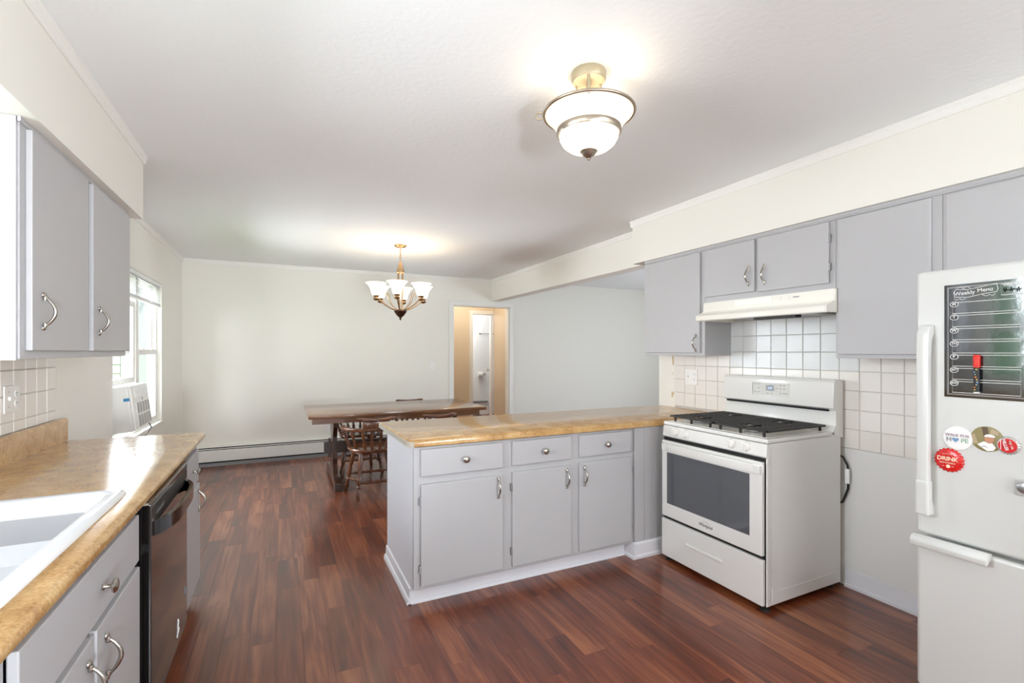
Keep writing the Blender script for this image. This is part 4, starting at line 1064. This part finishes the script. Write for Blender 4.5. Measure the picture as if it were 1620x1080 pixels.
# ------------------------------------------------------------------ dining table
TX0, TX1, TY0, TY1, TZ = .225, 2.065, 4.93, 5.955, .77
tbl = thing('dining_table', 'long dark wood trestle dining table beyond the peninsula', 'table', ((TX0 + TX1) / 2, (TY0 + TY1) / 2, 0))
obj('tabletop', B().box(TX0, TX1, TY0, TY1, TZ - .034, TZ, .004), 'table_wood_x', tbl, 40)
obj('apron', B().box(TX0 + .035, TX1 - .075, TY0 + .028, TY0 + .055, TZ - .088, TZ - .034, .002).box(TX0 + .035, TX1 - .075, TY1 - .055, TY1 - .028, TZ - .088, TZ - .034, .002).box(TX0 + .035, TX0 + .06, TY0 + .05, TY1 - .05, TZ - .088, TZ - .034).box(TX1 - .10, TX1 - .075, TY0 + .05, TY1 - .05, TZ - .088, TZ - .034), 'table_wood_x', tbl)
yc = (TY0 + TY1) / 2
for xl in (.50, 1.80):
    lg = obj('trestle_leg', B().prism([(yc - .21, TZ - .088), (yc - .20, .60), (yc - .155, .545), (yc - .12, .49), (yc - .12, .34), (yc - .15, .27), (yc - .14, .20), (yc - .18, .15), (yc - .21, .10),
                                      (yc + .21, .10), (yc + .18, .15), (yc + .14, .20), (yc + .15, .27), (yc + .12, .34), (yc + .12, .49), (yc + .155, .545), (yc + .20, .60), (yc + .21, TZ - .088)], 'x', xl - .022, xl + .022, .003), 'dark_wood', tbl)
    obj('foot', B().prism([(yc - .46, 0), (yc - .46, .075), (yc - .435, .095), (yc - .39, .10), (yc - .37, .125), (yc - .20, .135), (yc + .20, .135), (yc + .37, .125), (yc + .39, .10), (yc + .435, .095), (yc + .46, .075), (yc + .46, 0), (yc + .34, 0), (yc + .30, .025), (yc - .30, .025), (yc - .34, 0)], 'x', xl - .034, xl + .034, .004), 'dark_wood', lg)
obj('stretcher', B().box(.40, 1.90, yc - .022, yc + .022, .30, .42, .004), 'dark_wood', tbl)
for xw in (.455, 1.845): obj('wedge', B().box(xw - .012, xw + .012, yc - .018, yc + .018, .26, .46, .003), 'dark_wood', tbl)

# ------------------------------------------------------------------ dining chairs
LEGP = [(.015, 0), (.019, .05), (.021, .14), (.016, .22), (.013, .25), (.020, .27), (.020, .29), (.013, .31), (.018, .34), (.024, .40), (.022, .47), (.014, .52), (.019, .55), (.014, .58), (.020, .64), (.022, .78), (.018, .92), (.013, 1.0)]
STRP = [(.008, 0), (.010, .10), (.017, .22), (.011, .30), (.016, .34), (.010, .38), (.014, .42), (.018, .46), (.011, .49), (.018, .54), (.014, .58), (.010, .62), (.016, .66), (.011, .70), (.017, .78), (.010, .90), (.008, 1.0)]
SPNP = [(.008, 0), (.010, .06), (.016, .20), (.018, .30), (.011, .42), (.014, .45), (.011, .48), (.014, .60), (.016, .74), (.012, .88), (.009, 1.0)]
def make_chair():
    t = thing('dining_chair', '', 'chair', (0, 0, 0), 'captain style dining chairs around the table')
    seat = []
    for k in range(28):
        a = 2 * PI * k / 28; x = .225 * math.copysign(abs(math.cos(a)) ** .8, math.cos(a)); y = .205 * math.copysign(abs(math.sin(a)) ** (.62 if math.sin(a) > 0 else .95), math.sin(a))
        seat.append((x * (1 + .06 * (y / .2)), y))
    b_ = B(); rg = []
    for sc2, z in ((.86, .428), (.96, .432), (1.0, .445), (1.0, .458), (.97, .466), (.80, .464), (.5, .455), (.05, .452)):
        rg.append([b_.bm.verts.new((x * sc2, y * sc2, z)) for x, y in seat])
    for a, c in zip(rg, rg[1:]):
        for k in range(28): b_.bm.faces.new((a[k], a[(k + 1) % 28], c[(k + 1) % 28], c[k]))
    b_.bm.faces.new(rg[-1]); b_.bm.faces.new(rg[0][::-1])
    obj('seat', b_, 'chair_wood', t, 45)
    feet = {}
    for sx in (-1, 1):
        for sy, fx_, fy_, tx, ty in ((-1, .165, -.20, .125, -.13), (1, .225, .21, .15, .13)):
            obj('leg', B().turned((sx * fx_, fy_, 0), (sx * tx, ty, .432), LEGP, 12), 'chair_wood', t, 50)
            feet[(sx, sy)] = (Vector((sx * fx_, fy_, 0)), Vector((sx * tx, ty, .432)))
    def on(k, f): return feet[k][0].lerp(feet[k][1], f)
    obj('stretcher', B().turned(on((-1, -1), .42), on((-1, 1), .30), STRP, 10), 'chair_wood', t, 50)
    obj('stretcher', B().turned(on((1, -1), .42), on((1, 1), .30), STRP, 10), 'chair_wood', t, 50)
    obj('stretcher', B().turned(on((-1, -1), .36), on((1, -1), .36), STRP, 10), 'chair_wood', t, 50)
    obj('stretcher', B().turned(on((-1, 1), .40), on((1, 1), .40), STRP, 10), 'chair_wood', t, 50)
    # bow arm rail
    def bow(a, r0=1.0): return (.262 * r0 * math.cos(R(a)), -.02 + .225 * r0 * math.sin(R(a)))
    pts = [(.262, .10), (.268, .05), (.266, 0)] + [bow(-a) for a in range(0, 181, 15)] + [(-.266, 0), (-.268, .05), (-.262, .10)]
    prof_in, prof_out = [], []
    for i, (x, y) in enumerate(pts):
        p = Vector(pts[max(i - 1, 0)]); n2 = Vector(pts[min(i + 1, len(pts) - 1)]); tdir = (n2 - p).normalized(); nn = Vector((-tdir.y, tdir.x))
        w_ = .026 if 1 < i < len(pts) - 2 else .020
        prof_out.append((x + nn.x * w_, y + nn.y * w_)); prof_in.append((x - nn.x * w_, y - nn.y * w_))
    b_ = B().prism(prof_out + prof_in[::-1], 'z', .642, .672, .006, 2)
    obj('arm_rail', b_, 'chair_wood', t, 45)
    # spindles
    for a in (-35, -62, -80, -100, -118, -145):
        x, y = bow(a); obj('spindle', B().turned((x * .76, y * .80, .455), (x, y, .648), SPNP, 10), 'chair_wood', t, 50)
    for sx in (-1, 1): obj('arm_post', B().turned((sx * .205, .06, .458), (sx * .265, .05, .648), SPNP, 10), 'chair_wood', t, 50)
    # crest: board on the rail with a rolled, slightly curved top
    def curve(xs, off): return [(x, -.245 + .10 * (x / .2) ** 2 * .35 + off) for x in xs]
    xs = [-.125 + .25 * k / 8 for k in range(9)]
    poly_ = curve(xs, -.016) + curve(xs[::-1], .016)
    obj('crest_board', B().prism(poly_, 'z', .672, .735, .002), 'chair_wood', t, 40)
    xs = [-.175 + .35 * k / 12 for k in range(13)]
    obj('crest_rail', B().tube([(x, y - .006, .747 + .015 * (abs(x) / .175) ** 2) for x, y in curve(xs, 0)], [.010] + [.021] * 11 + [.010], 10, False, (.8, 1.25)), 'chair_wood', t, 60)
    return t
def copy_tree(o, parent=None):
    c = o.copy(); COL.objects.link(c); c.parent = parent
    for chd in o.children: copy_tree(chd, c)
    return c
proto = make_chair()
chairs = [((.795, 4.795), 0, 'turned wood chair at the front of the table with its legs in full view'),
          ((1.40, 4.80), 3, 'captain chair at the front of the table, mostly hidden by the peninsula counter'),
          ((.81, 5.765), 180, 'chair on the far side of the table, seen under the tabletop behind another chair'),
          ((1.485, 5.90), 180, 'captain chair behind the table with only its crest rail showing above the tabletop')]
for i, ((x, y), rz, lab) in enumerate(chairs):
    o = proto if i == 0 else copy_tree(proto)
    o.location = (x, y, 0); o.rotation_euler = (0, 0, R(rz)); o['label'] = lab; o.scale = (1, 1, (1, 1, .965, 1)[i])

# ------------------------------------------------------------------ outdoors, seen through the windows
struct('lawn', B().box(-30, XL - .2, -16, 26, -.6, -.45), 'lawn')
hs = thing('neighbour_house', 'pale green sided house outside the dining window', 'house', (-5, 13, -.45))
obj('house_wall', B().box(-9, -3.0, 13.5, 19, -.45, 3.4), 'siding', hs)
b = B()
for k in range(18): b.prism([(13.5, -.3 + k * .2), (13.475, -.3 + k * .2), (13.495, -.11 + k * .2), (13.5, -.11 + k * .2)], 'x', -9.02, -2.98)
obj('clapboard', b, 'siding', hs); hs.children[-1]['kind'] = 'stuff'
obj('roof', B().prism([(13.0, 3.35), (16.25, 5.4), (19.5, 3.35), (19.5, 3.5), (16.25, 5.6), (13.0, 3.5)], 'x', -9.4, -2.6), 'roof', hs)
obj('downspout', B().box(-3.25, -3.15, 13.4, 13.48, -.45, 3.4), 'print_white', hs)
def tree(name, label, cat, x, y, r, h, m, trunk):
    t = thing(name, label, cat, (x, y, -.45), 'trees and shrubs outside the windows')
    b_ = B(); rnd = random.Random(int(abs(x * 100 + y * 10)))
    for k in range(9):
        a = rnd.uniform(0, 2 * PI); rr = rnd.uniform(0, r * .55); zz = h + rnd.uniform(-.5, .6) * r; s_ = rnd.uniform(.45, .65) * r
        ret = bmesh.ops.create_icosphere(b_.bm, subdivisions=3, radius=s_)
        for v in ret['verts']:
            v.co *= 1 + rnd.uniform(-.14, .14); v.co += Vector((x + rr * math.cos(a), y + rr * math.sin(a), zz))
    obj('crown', b_, m, t)
    if trunk: obj('trunk', B().lathe([(.20, 0), (.14, .4), (.11, h + .5)], (x, y, -.45), (0, 0, 1), 10), 'bark', t, 40)
tree('tree', 'leafy green tree outside the dining window', 'tree', -4.3, 11.2, 1.5, 2.6, 'foliage', True)
tree('shrub', 'dense green shrub row outside the kitchen sink window, nearest the house', 'shrub', -4.6, 3.6, 1.5, 1.0, 'foliage', False)
tree('tree', 'tall pale green tree standing outside the sink window', 'tree', -8.2, 7.0, 2.2, 3.0, 'foliage_pale', True)
tree('tree', 'broad pale green tree farther left outside the sink window', 'tree', -8.8, .6, 2.2, 2.6, 'foliage_pale', True)
